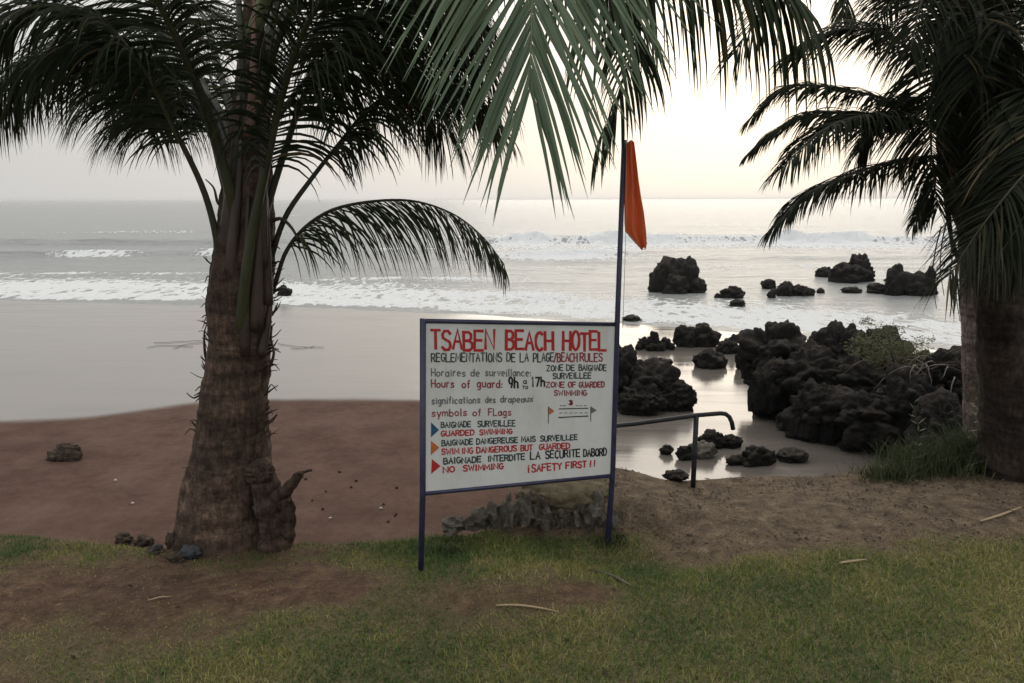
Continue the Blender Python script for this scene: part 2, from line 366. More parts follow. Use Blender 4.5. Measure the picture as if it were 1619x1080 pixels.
# wash: lacy foam from the shore out
wash_w = 10.5 + 7*(fbm(Xs*0.09, Yg*0+2, 59, 3)-.5) - 3*sstep(8, 16, Xs)
dsh = Yg-sh + 1.5*(fbm(Xs*0.35, Yg*0.2, 60, 4)-.5)
w = sstep(0.0, 0.35, dsh)*(1-sstep(.35, 1.0, dsh/wash_w))
wp = 0.52*w + 0.50*np.exp(-((dsh-1.2)/0.8)**2) + 0.26*np.exp(-((dsh-4.2)/1.3)**2)
wp = wp*(0.35+1.1*fbm(Xs*0.22, Yg*0.5, 61, 4))
foam = np.maximum(foam, np.clip(wp, 0, 1)*(1-.3*sstep(6, 12, Xs)))
lip = 0.05*np.exp(-((dsh-0.7)/0.5)**2); Zs += lip
Zs = SEA + 0.015 + Zs
m_sea = mat('sea_water', (0.15, 0.155, 0.142), 0.18, 0.5); BS(m_sea).inputs['IOR'].default_value = 1.34
v1 = coords(m_sea, (0.55, 1.6, 1), geo=True); v2 = coords(m_sea, (0.10, 0.35, 1), geo=True)
r1 = noi(m_sea, v1, 1.3, 7, 0.62, 0.3); r2 = noi(m_sea, v2, 1.0, 6, 0.6); r3 = noi(m_sea, v1, 6, 4, .6)
wnrm = bump(m_sea, r3, 0.35, 0.04, bump(m_sea, r1, 0.8, 0.25, bump(m_sea, r2, 0.7, 0.9)))
wd = N(m_sea, 'ShaderNodeBsdfDiffuse'); wd.inputs['Color'].default_value = (0.215, 0.22, 0.21, 1); L(m_sea, wnrm, wd.inputs['Normal'])
wg = N(m_sea, 'ShaderNodeBsdfGlossy'); wg.inputs['Roughness'].default_value = 0.2; L(m_sea, wnrm, wg.inputs['Normal'])
wf_ = N(m_sea, 'ShaderNodeFresnel'); wf_.inputs['IOR'].default_value = 1.34; L(m_sea, wnrm, wf_.inputs['Normal'])
wmx = N(m_sea, 'ShaderNodeMixShader'); L(m_sea, mth(m_sea, 'MULTIPLY', mth(m_sea, 'POWER', wf_.outputs['Fac'], 0.75), 0.74), wmx.inputs['Fac']); L(m_sea, wd.outputs['BSDF'], wmx.inputs[1]); L(m_sea, wg.outputs['BSDF'], wmx.inputs[2])
fa = attr(m_sea, 'foam').outputs['Fac']
vf = coords(m_sea, (1.0, 0.5, 1), geo=True)
vor = N(m_sea, 'ShaderNodeTexVoronoi', feature='DISTANCE_TO_EDGE'); vor.inputs['Scale'].default_value = 2.0
fdist = N(m_sea, 'ShaderNodeTexNoise'); fdist.inputs['Scale'].default_value = 1.1; fdist.inputs['Detail'].default_value = 5
L(m_sea, vf, fdist.inputs['Vector'])
va = N(m_sea, 'ShaderNodeVectorMath', operation='MULTIPLY_ADD'); va.inputs[1].default_value = (1.3, 1.3, 0)
L(m_sea, fdist.outputs['Color'], va.inputs[0]); L(m_sea, vf, va.inputs[2]); L(m_sea, va.outputs['Vector'], vor.inputs['Vector'])
fn = noi(m_sea, vf, 4.2, 6, 0.68)
lace = mth(m_sea, 'SUBTRACT', mth(m_sea, 'MULTIPLY', fn, 1.15), mth(m_sea, 'MULTIPLY', vor.outputs['Distance'], 1.1))
th = mth(m_sea, 'SUBTRACT', mth(m_sea, 'ADD', mth(m_sea, 'MULTIPLY', lace, 1.5), mth(m_sea, 'MULTIPLY', fa, 1.05)), 0.97)
ff = mth(m_sea, 'MULTIPLY', th, 5.0, True)
ff = mth(m_sea, 'MULTIPLY', ff, mth(m_sea, 'MULTIPLY', fa, 6.0, True))
fo = N(m_sea, 'ShaderNodeBsdfDiffuse'); fo.inputs['Color'].default_value = (0.93, 0.93, 0.91, 1)
ft = N(m_sea, 'ShaderNodeBsdfTranslucent'); ft.inputs['Color'].default_value = (0.96, 0.95, 0.92, 1); fmx = N(m_sea, 'ShaderNodeMixShader'); fmx.inputs['Fac'].default_value = .25
L(m_sea, fo.outputs['BSDF'], fmx.inputs[1]); L(m_sea, ft.outputs['BSDF'], fmx.inputs[2])
L(m_sea, bump(m_sea, fn, 0.9, 0.3), fo.inputs['Normal'])
mx = N(m_sea, 'ShaderNodeMixShader'); L(m_sea, ff, mx.inputs['Fac']); L(m_sea, wmx.outputs['Shader'], mx.inputs[1]); L(m_sea, fmx.outputs['Shader'], mx.inputs[2])
L(m_sea, mx.outputs['Shader'], m_sea.node_tree.nodes['Material Output'].inputs['Surface'])
sea = grid_mesh('sea', np.stack([Xs, Yg, Zs], -1), len(rows), len(tanx), m_sea, {'foam': foam})

# ------------------------------------------------------------------ rocks
m_rock = mat('lava_rock', rough=0.8, spec=0.2)
v = coords(m_rock, geo=True); a = noi(m_rock, v, 3, 8, 0.7); b = noi(m_rock, v, 22, 6, 0.7)
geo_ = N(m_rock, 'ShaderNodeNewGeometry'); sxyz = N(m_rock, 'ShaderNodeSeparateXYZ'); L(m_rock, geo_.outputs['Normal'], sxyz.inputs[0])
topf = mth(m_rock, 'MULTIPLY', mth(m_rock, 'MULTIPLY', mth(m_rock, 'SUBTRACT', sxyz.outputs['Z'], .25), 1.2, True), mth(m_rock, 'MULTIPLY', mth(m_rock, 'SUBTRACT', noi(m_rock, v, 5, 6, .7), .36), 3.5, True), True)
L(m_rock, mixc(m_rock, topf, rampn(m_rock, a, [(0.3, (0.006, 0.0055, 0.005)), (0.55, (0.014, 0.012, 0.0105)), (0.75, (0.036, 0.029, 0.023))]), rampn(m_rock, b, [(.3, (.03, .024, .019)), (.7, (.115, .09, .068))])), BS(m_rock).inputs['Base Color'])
L(m_rock, bump(m_rock, b, 0.9, 0.06, bump(m_rock, a, 0.8, 0.25)), BS(m_rock).inputs['Normal'])
m_rock2 = mat('grey_stone', rough=0.85, spec=0.25)
v = coords(m_rock2, geo=True); a = noi(m_rock2, v, 9, 8, 0.7); b = noi(m_rock2, v, 50, 6, 0.7)
L(m_rock2, rampn(m_rock2, a, [(0.32, (0.03, 0.026, 0.022)), (0.5, (0.105, 0.09, 0.072)), (0.72, (0.21, 0.185, 0.15))]), BS(m_rock2).inputs['Base Color'])
L(m_rock2, bump(m_rock2, b, 0.7, 0.02, bump(m_rock2, a, 0.7, 0.06)), BS(m_rock2).inputs['Normal'])
def rock_shape(mb, c, sx, sy, sz, seed, sub=4, block=0.35, rough=0.35, yaw=0.0, deep=0.0):
    bm = bmesh.new(); bmesh.ops.create_icosphere(bm, subdivisions=sub, radius=1.0)
    off = Vector((seed*7.31, seed*3.17, seed*1.93))
    cy, sy_ = math.cos(yaw), math.sin(yaw)
    vs = []
    for vv in bm.verts:
        d = vv.co.normalized()
        w_ = d+Vector((noise.noise(d*2+off), noise.noise(d*2+off*1.3), noise.noise(d*2-off)))*.25
        cell = noise.voronoi(w_*1.5+off)[0]; c2_ = noise.voronoi(w_*3.6+off)[0]
        r = 0.84 + .7*block*(0.42-cell[0]) + 0.45*block*(0.40-c2_[0]) + rough*0.50*noise.noise(d*1.3+off) + rough*0.24*noise.fractal(Vector((d.x*2.4, d.y*2.4, d.z*3.6))+off, .8, 2.2, 5) - .09*math.exp(-(cell[1]-cell[0])/.07) - .05*math.exp(-(c2_[1]-c2_[0])/.06)
        r += -0.05*abs(noise.noise(d*9+off)) - .03*abs(noise.noise(d*19+off))
        q = d*r
        if q.z < -0.45: q.z = -0.45+(q.z+0.45)*0.2
        vs.append(q)
    mz = max(q.z for q in vs); mxx = max(abs(q.x) for q in vs)
    fz = 0.90/mz; fx = 0.92/mxx
    vs = [(c[0]+q.x*fx*sx*cy-q.y*fx*sy*sy_, c[1]+q.x*fx*sx*sy_+q.y*fx*sy*cy, c[2]+q.z*fz*sz-(deep if q.z < -.25 else 0)) for q in vs]
    mb.add(vs, [tuple(w.index for w in f.verts) for f in bm.faces]); bm.free()
def rock(px, top, bot, wpx, label, seed, group=None, lumps=None, depth=0.8, m=None, sub=4, name='rock', cat='rock', Y=None, block=.35, rough=.4, yaw=None):
    """px: middle, top/bot: its top and waterline in the photo, wpx: its width there; set on the beach or in the water"""
    if Y is None:
        r = ray(px, bot)
        f = lambda x, y: np.maximum(top_h(x, y), SEA)
        g0 = ground(px, bot, f)
    else: g0 = P(px, bot, Y)
    dep = (g0-CAM).dot(FW); s = dep/FPX
    w = wpx*s; h = (bot-top)*s/ math.cos(PITCH)
    mb = MB()
    for k, (ox, oz, fw, fh, oy) in enumerate(lumps or [(0, 0, 1, 1, 0)]):
        hh = h*fh; ww = w*fw
        rock_shape(mb, (g0.x+ox*w, g0.y+depth*w*0.42+oy*w, g0.z+oz*h+hh*0.30), ww/2/0.9, depth*ww/2/0.9, hh*0.70/0.90, seed+k*0.77, sub, block, rough, rng.uniform(-.3, .3) if yaw is None else yaw, .12 if Y is not None else 0.0)
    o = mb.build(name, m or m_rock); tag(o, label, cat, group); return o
GS = 'rocks in the surf'; GO = 'boulders of the dark outcrop'; GB = 'rocks on the wet sand'
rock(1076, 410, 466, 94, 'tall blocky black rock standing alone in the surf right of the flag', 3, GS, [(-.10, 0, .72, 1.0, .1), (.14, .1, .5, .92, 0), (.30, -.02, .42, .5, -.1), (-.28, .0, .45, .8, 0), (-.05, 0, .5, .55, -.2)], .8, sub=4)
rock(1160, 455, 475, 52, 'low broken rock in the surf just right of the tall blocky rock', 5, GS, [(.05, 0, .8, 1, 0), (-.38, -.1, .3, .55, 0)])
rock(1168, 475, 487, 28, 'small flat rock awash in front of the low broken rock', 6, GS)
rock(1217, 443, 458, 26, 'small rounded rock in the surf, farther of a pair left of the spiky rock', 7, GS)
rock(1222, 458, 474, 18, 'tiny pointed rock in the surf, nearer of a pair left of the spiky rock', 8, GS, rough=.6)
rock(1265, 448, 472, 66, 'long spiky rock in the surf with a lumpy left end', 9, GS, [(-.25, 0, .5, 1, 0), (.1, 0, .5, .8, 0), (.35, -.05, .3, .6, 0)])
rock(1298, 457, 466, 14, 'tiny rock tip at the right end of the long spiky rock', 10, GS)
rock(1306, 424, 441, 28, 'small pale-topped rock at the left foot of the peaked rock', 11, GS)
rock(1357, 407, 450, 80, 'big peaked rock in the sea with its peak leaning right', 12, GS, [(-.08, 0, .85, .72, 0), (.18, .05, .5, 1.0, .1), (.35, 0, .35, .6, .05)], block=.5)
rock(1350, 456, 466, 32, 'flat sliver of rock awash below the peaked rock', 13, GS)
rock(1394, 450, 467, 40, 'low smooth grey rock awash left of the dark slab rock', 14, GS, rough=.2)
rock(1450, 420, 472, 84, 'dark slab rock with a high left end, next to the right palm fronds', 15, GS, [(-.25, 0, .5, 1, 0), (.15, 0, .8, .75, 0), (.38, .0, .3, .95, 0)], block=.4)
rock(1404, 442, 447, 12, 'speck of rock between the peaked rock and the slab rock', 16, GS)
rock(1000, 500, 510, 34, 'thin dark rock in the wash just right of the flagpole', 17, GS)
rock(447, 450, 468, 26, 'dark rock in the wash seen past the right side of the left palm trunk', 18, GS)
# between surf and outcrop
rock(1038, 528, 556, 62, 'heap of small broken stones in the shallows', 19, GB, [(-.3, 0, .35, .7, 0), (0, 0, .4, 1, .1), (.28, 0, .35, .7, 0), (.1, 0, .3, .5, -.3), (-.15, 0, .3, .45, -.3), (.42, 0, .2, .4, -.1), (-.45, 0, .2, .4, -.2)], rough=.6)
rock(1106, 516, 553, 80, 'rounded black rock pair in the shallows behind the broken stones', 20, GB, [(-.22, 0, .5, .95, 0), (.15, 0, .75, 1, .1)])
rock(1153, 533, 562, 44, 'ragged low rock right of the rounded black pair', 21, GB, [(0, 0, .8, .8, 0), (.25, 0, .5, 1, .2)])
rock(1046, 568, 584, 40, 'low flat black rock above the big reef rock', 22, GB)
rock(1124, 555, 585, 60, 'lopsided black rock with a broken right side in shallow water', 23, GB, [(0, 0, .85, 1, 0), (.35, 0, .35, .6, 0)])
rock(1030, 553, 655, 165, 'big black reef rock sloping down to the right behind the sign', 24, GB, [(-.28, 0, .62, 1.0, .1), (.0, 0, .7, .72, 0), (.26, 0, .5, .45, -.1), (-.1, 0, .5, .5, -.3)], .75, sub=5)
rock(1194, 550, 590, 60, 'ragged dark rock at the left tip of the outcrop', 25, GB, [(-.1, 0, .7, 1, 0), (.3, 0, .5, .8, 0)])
# outcrop
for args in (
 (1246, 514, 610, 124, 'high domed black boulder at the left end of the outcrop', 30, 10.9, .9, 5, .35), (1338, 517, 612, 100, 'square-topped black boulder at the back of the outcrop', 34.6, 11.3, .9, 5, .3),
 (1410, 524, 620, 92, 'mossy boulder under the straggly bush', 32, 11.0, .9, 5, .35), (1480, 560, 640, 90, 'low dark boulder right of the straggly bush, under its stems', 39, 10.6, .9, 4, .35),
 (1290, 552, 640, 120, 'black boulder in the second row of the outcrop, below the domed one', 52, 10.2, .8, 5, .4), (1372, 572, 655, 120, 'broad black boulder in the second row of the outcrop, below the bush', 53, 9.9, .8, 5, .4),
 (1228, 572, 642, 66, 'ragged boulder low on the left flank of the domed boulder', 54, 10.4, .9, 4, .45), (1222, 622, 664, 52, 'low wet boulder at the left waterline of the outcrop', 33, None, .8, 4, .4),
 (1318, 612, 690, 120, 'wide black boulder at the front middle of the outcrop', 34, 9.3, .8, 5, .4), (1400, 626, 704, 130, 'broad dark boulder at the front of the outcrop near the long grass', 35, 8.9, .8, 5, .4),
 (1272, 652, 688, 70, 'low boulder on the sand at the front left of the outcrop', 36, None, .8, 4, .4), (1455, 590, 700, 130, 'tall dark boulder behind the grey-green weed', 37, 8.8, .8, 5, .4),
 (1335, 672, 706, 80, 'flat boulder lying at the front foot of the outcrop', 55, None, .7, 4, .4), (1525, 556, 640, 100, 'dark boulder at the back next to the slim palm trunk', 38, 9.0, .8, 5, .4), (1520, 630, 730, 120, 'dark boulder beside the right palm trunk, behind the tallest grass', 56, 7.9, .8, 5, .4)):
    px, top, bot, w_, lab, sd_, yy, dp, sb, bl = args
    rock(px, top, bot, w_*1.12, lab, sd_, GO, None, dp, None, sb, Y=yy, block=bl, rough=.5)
# by the handrail
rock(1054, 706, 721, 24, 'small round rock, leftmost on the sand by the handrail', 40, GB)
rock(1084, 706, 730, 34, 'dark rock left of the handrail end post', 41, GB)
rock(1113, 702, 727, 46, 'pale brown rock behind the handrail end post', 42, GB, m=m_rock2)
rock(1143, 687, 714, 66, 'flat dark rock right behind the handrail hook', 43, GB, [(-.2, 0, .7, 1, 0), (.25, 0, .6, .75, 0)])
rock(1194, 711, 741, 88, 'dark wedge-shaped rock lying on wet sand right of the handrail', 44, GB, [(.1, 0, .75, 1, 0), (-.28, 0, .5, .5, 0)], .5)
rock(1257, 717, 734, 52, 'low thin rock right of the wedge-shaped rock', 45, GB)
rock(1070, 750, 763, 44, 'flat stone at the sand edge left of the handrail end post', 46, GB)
# left beach
m_wood = mat('weathered_wood', rough=.9, spec=.15); a = noi(m_wood, coords(m_wood, (2, 2, 9), geo=True), 6, 7, .7); L(m_wood, rampn(m_wood, a, [(.35, (.02, .014, .010)), (.55, (.075, .055, .040)), (.75, (.15, .12, .09))]), BS(m_wood).inputs['Base Color'])
dw = rock(91, 702, 730, 64, 'weathered grey-brown lump of driftwood lying alone on the brown sand', 50, None, [(-.2, 0, .6, .7, 0), (.15, .1, .65, .9, 0), (.0, .3, .35, .7, 0)], .5, m=m_wood, name='driftwood', cat='driftwood', rough=.6)
# ------------------------------------------------------------------ stone kerb under the sign
m_cap = mat('mossy_concrete', rough=0.95, spec=0.15)
v = coords(m_cap, geo=True); a = noi(m_cap, v, 7, 8, 0.7)
L(m_cap, rampn(m_cap, a, [(0.3, (0.05, 0.04, 0.025)), (0.5, (0.13, 0.105, 0.065)), (0.7, (0.2, 0.17, 0.12))]), BS(m_cap).inputs['Base Color'])
L(m_cap, bump(m_cap, noi(m_cap, v, 30, 6, .7), 0.8, 0.03), BS(m_cap).inputs['Normal'])
kb = ground(850, 835)
wall = empty('stone_wall', kb, 'low jagged kerb of grey stones standing in the grass under the sign', 'stone wall')
for i, (px, top, bot, w_, sd_) in enumerate(((716, 822, 846, 44, 1), (752, 806, 842, 40, 2), (779, 794, 840, 34, 3), (803, 784, 838, 32, 4), (829, 778, 838, 34, 5), (858, 784, 838, 38, 6), (888, 788, 840, 34, 7), (914, 784, 842, 32, 8), (940, 780, 846, 34, 9), (966, 806, 850, 36, 10))):
    g0 = P(px, bot, 4.24+.08*sstep(700, 950, px)); s = (g0-CAM).dot(FW)/FPX; mb = MB()
    h = (bot-top)*s
    rock_shape(mb, (g0.x, g0.y+.06, g0.z+h*.36), w_*s/2*1.25, .10, h*.72, 60+sd_, 3, .6, 1.0, rng.uniform(-.5, .5))
    child_build(mb, 'stone', m_rock2, wall, False)
mb = MB()
rock_shape(mb, P(890, 781, 4.52), 0.36, 0.22, 0.11, 77, 4, .15, .3, .05)
child_build(mb, 'cap', m_cap, wall)

# ------------------------------------------------------------------ sign
m_navy = mat('navy_paint', (0.022, 0.022, 0.05), 0.45, 0.5)
a = noi(m_navy, coords(m_navy, geo=True), 25, 6, .7); L(m_navy, rampn(m_navy, a, [(.35, (.014, .014, .026)), (.62, (.03, .03, .075)), (.78, (.06, .045, .04))]), BS(m_navy).inputs['Base Color'])
m_white = mat('white_board_paint', (0.7, 0.7, 0.68), 0.55, 0.4)
a = noi(m_white, coords(m_white, (1, 1, .5), geo=True), 5, 8, .7); L(m_white, rampn(m_white, a, [(.25, (.44, .42, .37)), (.36, (.55, .54, .50)), (.6, (.62, .615, .59))]), BS(m_white).inputs['Base Color'])
bcol = BS(m_white).inputs['Base Color'].links[0].from_socket
rv = noi(m_white, coords(m_white, (26, 26, .9), geo=True), 1.6, 5, .65); gr = noi(m_white, coords(m_white, geo=True), 14, 6, .7)
st = mth(m_white, 'MULTIPLY', mth(m_white, 'MULTIPLY', mth(m_white, 'SUBTRACT', rv, .60), 5.0, True), mth(m_white, 'MULTIPLY', gr, .9), True)
L(m_white, mixc(m_white, st, bcol, (.36, .27, .19)), BS(m_white).inputs['Base Color'])
def paint(name, c):
    m = mat(name, c, 0.6, 0.35); a = noi(m, coords(m, geo=True), 60, 4, .7)
    L(m, rampn(m, a, [(.3, tuple(x*.75 for x in c)), (.6, c), (.8, tuple(min(1, x*1.3+.06) for x in c))]), BS(m).inputs['Base Color']); return m
m_red = paint('red_paint', (0.42, 0.022, 0.022)); m_dark = paint('dark_green_paint', (0.035, 0.055, 0.05)); m_black = paint('black_paint', (0.012, 0.012, 0.012))
m_dred = paint('dull_red_paint', (0.26, 0.04, 0.045)); m_blue = paint('blue_paint', (0.02, 0.085, 0.16)); m_orange = paint('orange_paint', (0.48, 0.14, 0.03)); m_grey = paint('grey_paint', (0.14, 0.14, 0.14))
foot_l = ground(662, 902, lawn_h)
YL = foot_l.y
# right side of the board: same true height as the left side, so its distance follows from its height in the photo
YR = None
hl = P(668, 507, YL).z - P(668, 780, YL).z
lo_, hi_ = YL, YL+2
for _ in range(50):
    m_ = (lo_+hi_)/2
    if P(972, 513, m_).z-P(965, 752, m_).z < hl: lo_ = m_
    else: hi_ = m_
YR = 0.45*m_+0.55*ground(957, 873, lawn_h).y; print('YL', YL, 'YR', YR, m_)
TL, BL_, TR, BR_ = P(668, 507, YL), P(667, 780, YL), P(972, 513, YR), P(965, 752, YR)
BN = ((TR+BR_)/2-(TL+BL_)/2).cross(BL_-TL).normalized()
if BN.y > 0: BN = -BN                    # towards the viewer
def onboard(px, py, lift=0.0):
    r = ray(px, py); t = (TL-CAM).dot(BN)/r.dot(BN); return CAM+r*t+BN*lift
TR, BR_ = onboard(972, 513), onboard(965, 752)
sg = empty('sign', foot_l, 'white hand-painted beach rules sign in a navy frame on two posts', 'sign')
foot_r = ground(957, 873, lawn_h)
dB = -BN
mb = MB()
c4 = [TL, TR, BR_, BL_]
fr = [p+BN*0.004 for p in c4]; bk = [p-BN*0.010 for p in c4]
mb.add(fr+bk, [(0, 3, 2, 1), (4, 5, 6, 7), (0, 1, 5, 4), (1, 2, 6, 5), (2, 3, 7, 6), (3, 0, 4, 7)])
board = child_build(mb, 'board', m_white, sg, False)
def bar(pts, r, name, par, m=m_navy, n=10):
    mb = MB(); mb.tube(pts, r, n); return child_build(mb, name, m, par)
pl_top = TL+(TL-BL_).normalized()*0.012
bar([foot_l-Vector((0, 0, .12))+(TL-BL_)*0, BL_, pl_top], 0.0165, 'post', sg)
PT = P(987, 222, YR)
bar([P(957, 873, YR)-Vector((0, 0, .12)), BR_+Vector((.008, 0, 0)), TR+Vector((.012, 0, 0)), PT], [0.0175, .0175, .0160, .014], 'flagpole', sg)
bar([TL+BN*.002, TR+BN*.002], 0.0125, 'rail', sg); bar([BL_+BN*.002, BR_+BN*.002], 0.0125, 'rail', sg)
# --- hand lettering: strokes on a 0..1 x 0..1 cell
def arc(cx, cy, rx, ry, a0, a1, n=9): return [(cx+rx*math.cos(R(a0+(a1-a0)*i/n)), cy+ry*math.sin(R(a0+(a1-a0)*i/n))) for i in range(n+1)]
G = {
'A': [[(0, 0), (.5, 1), (1, 0)], [(.2, .38), (.8, .38)]], 'B': [[(0, 0), (0, 1), (.6, 1), (.85, .88), (.85, .65), (.6, .53), (0, .53)], [(.6, .53), (.98, .4), (.98, .13), (.65, 0), (0, 0)]],
'C': [arc(.55, .5, .52, .5, 50, 310, 12)], 'D': [[(0, 0), (0, 1), (.5, 1), (.9, .8), (1, .5), (.9, .2), (.5, 0), (0, 0)]],
'E': [[(.95, 1), (0, 1), (0, 0), (.95, 0)], [(0, .52), (.8, .52)]], 'F': [[(.95, 1), (0, 1), (0, 0)], [(0, .52), (.8, .52)]],
'G': [arc(.52, .5, .5, .5, 50, 325, 12)+[(1, .45), (.6, .45)]], 'H': [[(0, 0), (0, 1)], [(1, 0), (1, 1)], [(0, .5), (1, .5)]], 'I': [[(.5, 0), (.5, 1)]],
'L': [[(0, 1), (0, 0), (.95, 0)]], 'M': [[(0, 0), (.05, 1), (.5, .25), (.95, 1), (1, 0)]], 'N': [[(0, 0), (0, 1), (1, 0), (1, 1)]],
'O': [arc(.5, .5, .5, .5, 90, 450, 14)], 'P': [[(0, 0), (0, 1), (.65, 1), (.95, .85), (.95, .6), (.65, .45), (0, .45)]],
'R': [[(0, 0), (0, 1), (.65, 1), (.92, .87), (.92, .63), (.65, .5), (0, .5)], [(.5, .5), (1, 0)]],
'S': [[(.93, .85), (.7, 1), (.25, 1), (.04, .82), (.1, .62), (.85, .42), (.97, .2), (.75, 0), (.25, 0), (0, .15)]],
'T': [[(0, 1), (1, 1)], [(.5, 1), (.5, 0)]], 'U': [[(0, 1), (0, .25), (.25, 0), (.75, 0), (1, .25), (1, 1)]], 'V': [[(0, 1), (.5, 0), (1, 1)]],
'W': [[(0, 1), (.22, 0), (.5, .75), (.78, 0), (1, 1)]], 'Y': [[(0, 1), (.5, .5), (1, 1)], [(.5, .5), (.5, 0)]], 'Z': [[(0, 1), (1, 1), (0, 0), (1, 0)]],
'/': [[(0, -.05), (1, 1.05)]], '!': [[(.6, 1), (.45, .3)], [(.42, .08), (.40, .0)]], '¡': [[(.5, .7), (.5, 0)], [(.5, 1), (.5, .92)]], ':': [[(.5, .5), (.5, .42)], [(.5, .1), (.5, .02)]],
'a': [arc(.45, .3, .42, .3, 30, 390, 10), [(.92, .62), (.92, 0)]], 'b': [[(.05, 1), (.05, 0)], arc(.5, .3, .45, .3, 180, 540, 10)], 'c': [arc(.5, .3, .48, .3, 50, 310, 9)],
'd': [arc(.45, .3, .42, .3, 0, 360, 10), [(.92, 1), (.92, 0)]], 'e': [[(.05, .32), (.95, .32)]+arc(.5, .3, .46, .3, 0, 300, 10)], 'f': [[(.85, .92), (.6, 1), (.42, .85), (.42, 0)], [(.1, .58), (.8, .58)]],
'g': [arc(.45, .3, .42, .3, 0, 360, 10), [(.9, .6), (.9, -.2), (.6, -.36), (.15, -.28)]], 'h': [[(.05, 1), (.05, 0)], [(.05, .42), (.4, .62), (.85, .5), (.9, 0)]], 'i': [[(.5, .6), (.5, 0)], [(.5, .82), (.5, .76)]],
'l': [[(.5, 1), (.5, 0)]], 'm': [[(.02, .6), (.02, 0)], [(.02, .45), (.28, .62), (.48, .5), (.5, 0)], [(.5, .45), (.75, .62), (.95, .5), (.97, 0)]], 'n': [[(.05, .6), (.05, 0)], [(.05, .42), (.4, .62), (.85, .5), (.9, 0)]],
'o': [arc(.5, .3, .46, .3, 90, 450, 11)], 'p': [[(.05, .6), (.05, -.38)], arc(.5, .3, .45, .3, 180, 540, 10)], 'r': [[(.1, .6), (.1, 0)], [(.1, .38), (.45, .6), (.85, .55)]],
's': [[(.9, .52), (.5, .62), (.15, .5), (.3, .35), (.75, .25), (.85, .1), (.5, 0), (.08, .08)]], 't': [[(.45, .9), (.45, .1), (.8, 0)], [(.1, .6), (.85, .6)]], 'u': [[(.05, .6), (.08, .12), (.4, 0), (.88, .15)], [(.9, .6), (.9, 0)]],
'v': [[(.05, .6), (.5, 0), (.95, .6)]], 'x': [[(.05, .6), (.95, 0)], [(.95, .6), (.05, 0)]], 'y': [[(.05, .6), (.45, .05)], [(.95, .6), (.3, -.36)]],
'1': [[(.3, .85), (.55, 1), (.55, 0)]], '7': [[(.05, 1), (.95, 1), (.4, 0)]], '9': [arc(.5, .68, .42, .32, 0, 360, 11), [(.92, .7), (.8, .25), (.6, 0)]],
'q': []}
NARROW = {'I': .35, 'i': .4, 'l': .4, '!': .45, '¡': .4, ':': .3, '/': .5, 'f': .75, 'r': .75, 't': .75, 'M': 1.25, 'W': 1.3, 'm': 1.4, '1': .6}
LIFT = [0.0052]
def stroke(mb, pts, hw):                 # ribbon in pixel units, laid on the board
    pts = [Vector((x, y, 0)) for x, y in pts]; q = [pts[0]]
    for p in pts[1:]:
        if (p-q[-1]).length > 0.05: q.append(p)
    if len(q) < 2: q.append(q[0]+Vector((0, -hw*1.5, 0)))
    d0 = (q[0]-q[1]).normalized(); d1 = (q[-1]-q[-2]).normalized(); q[0] = q[0]+d0*hw*.6; q[-1] = q[-1]+d1*hw*.6
    vs = []; fs = []
    for i, p in enumerate(q):
        a = (q[i]-q[i-1]).normalized() if i > 0 else None; b = (q[i+1]-q[i]).normalized() if i < len(q)-1 else None
        t = (a+b) if a is not None and b is not None else (a if b is None else b)
        if t.length < 0.2: t = b
        t = t.normalized(); nn = Vector((-t.y, t.x, 0)); k = 1.0
        if a is not None and b is not None: k = min(1.5, 1/max(.5, nn.dot(Vector((-b.y, b.x, 0)))))
        ww = hw*k*rng.uniform(.88, 1.12)
        LIFT[0] = 0.0052+rng.uniform(0, .0006)
        vs.append(onboard(*(p+nn*ww).xy, LIFT[0])); vs.append(onboard(*(p-nn*ww).xy, LIFT[0]))
    for i in range(len(q)-1): fs.append((2*i, 2*i+1, 2*i+3, 2*i+2))
    mb.add(vs, fs)
def word(mb, s, x0, x1, yb0, yb1, yt0, yt1, hw, gap=.34, X0=None, X1=None):
    """write s between pixel columns x0..x1; baseline and top run yb0->yb1, yt0->yt1 over X0..X1"""
    X0 = x0 if X0 is None else X0; X1 = x1 if X1 is None else X1
    ws = [NARROW.get(c, 1.0) for c in s]; tot = sum(ws)+gap*(len(s)-1); u = (x1-x0)/tot; x = x0
    for c, w_ in zip(s, ws):
        jy = rng.uniform(-.05, .05); sl = rng.uniform(-.04, .04); jh = rng.uniform(-.04, .04)
        for st in G.get(c, []):
            out = []
            for gx, gy in st:
                gy2 = gy*(1+jh)+jy; xx = x+(gx+sl*gy)*w_*u; t = (xx-X0)/(X1-X0)
                yb = yb0+(yb1-yb0)*t; yt = yt0+(yt1-yt0)*t; out.append((xx, yb+(yt-yb)*gy2))
            stroke(mb, out, hw)
        x += (w_+gap)*u
def line(m, words, yb0, yb1, yt0, yt1, hw, name='lettering', gap=.34):
    X0 = words[0][1]; X1 = words[-1][2]
    for s, a, b in words:
        mb = MB(); word(mb, s, a, b, yb0, yb1, yt0, yt1, hw, gap, X0, X1); child_build(mb, 'painted_word', m, board, False)
line(m_red, [('TSABEN', 681, 780), ('BEACH', 799, 873), ('HOTEL', 889, 957)], 551.5, 554, 521.5, 526, 2.2, gap=.26)
line(m_dark, [('REGLEMENTATIONS', 681, 792), ('DE', 800, 813), ('LA', 821, 834), ('PLAGE', 842, 874)], 571, 571.5, 558, 558, 1.0)
line(m_dred, [('/', 874.5, 878), ('BEACH', 880, 911), ('RULES', 916, 951)], 571.5, 571.5, 558, 559, 1.05)
line(m_grey, [('Horaires', 681, 735), ('de', 743, 757), ('surveillance:', 766, 838)], 594, 594.5, 582.5, 583, .85)
line(m_dred, [('Hours', 681, 717), ('of', 729, 742), ('guard:', 753, 793)], 612, 612, 600, 600, .95)
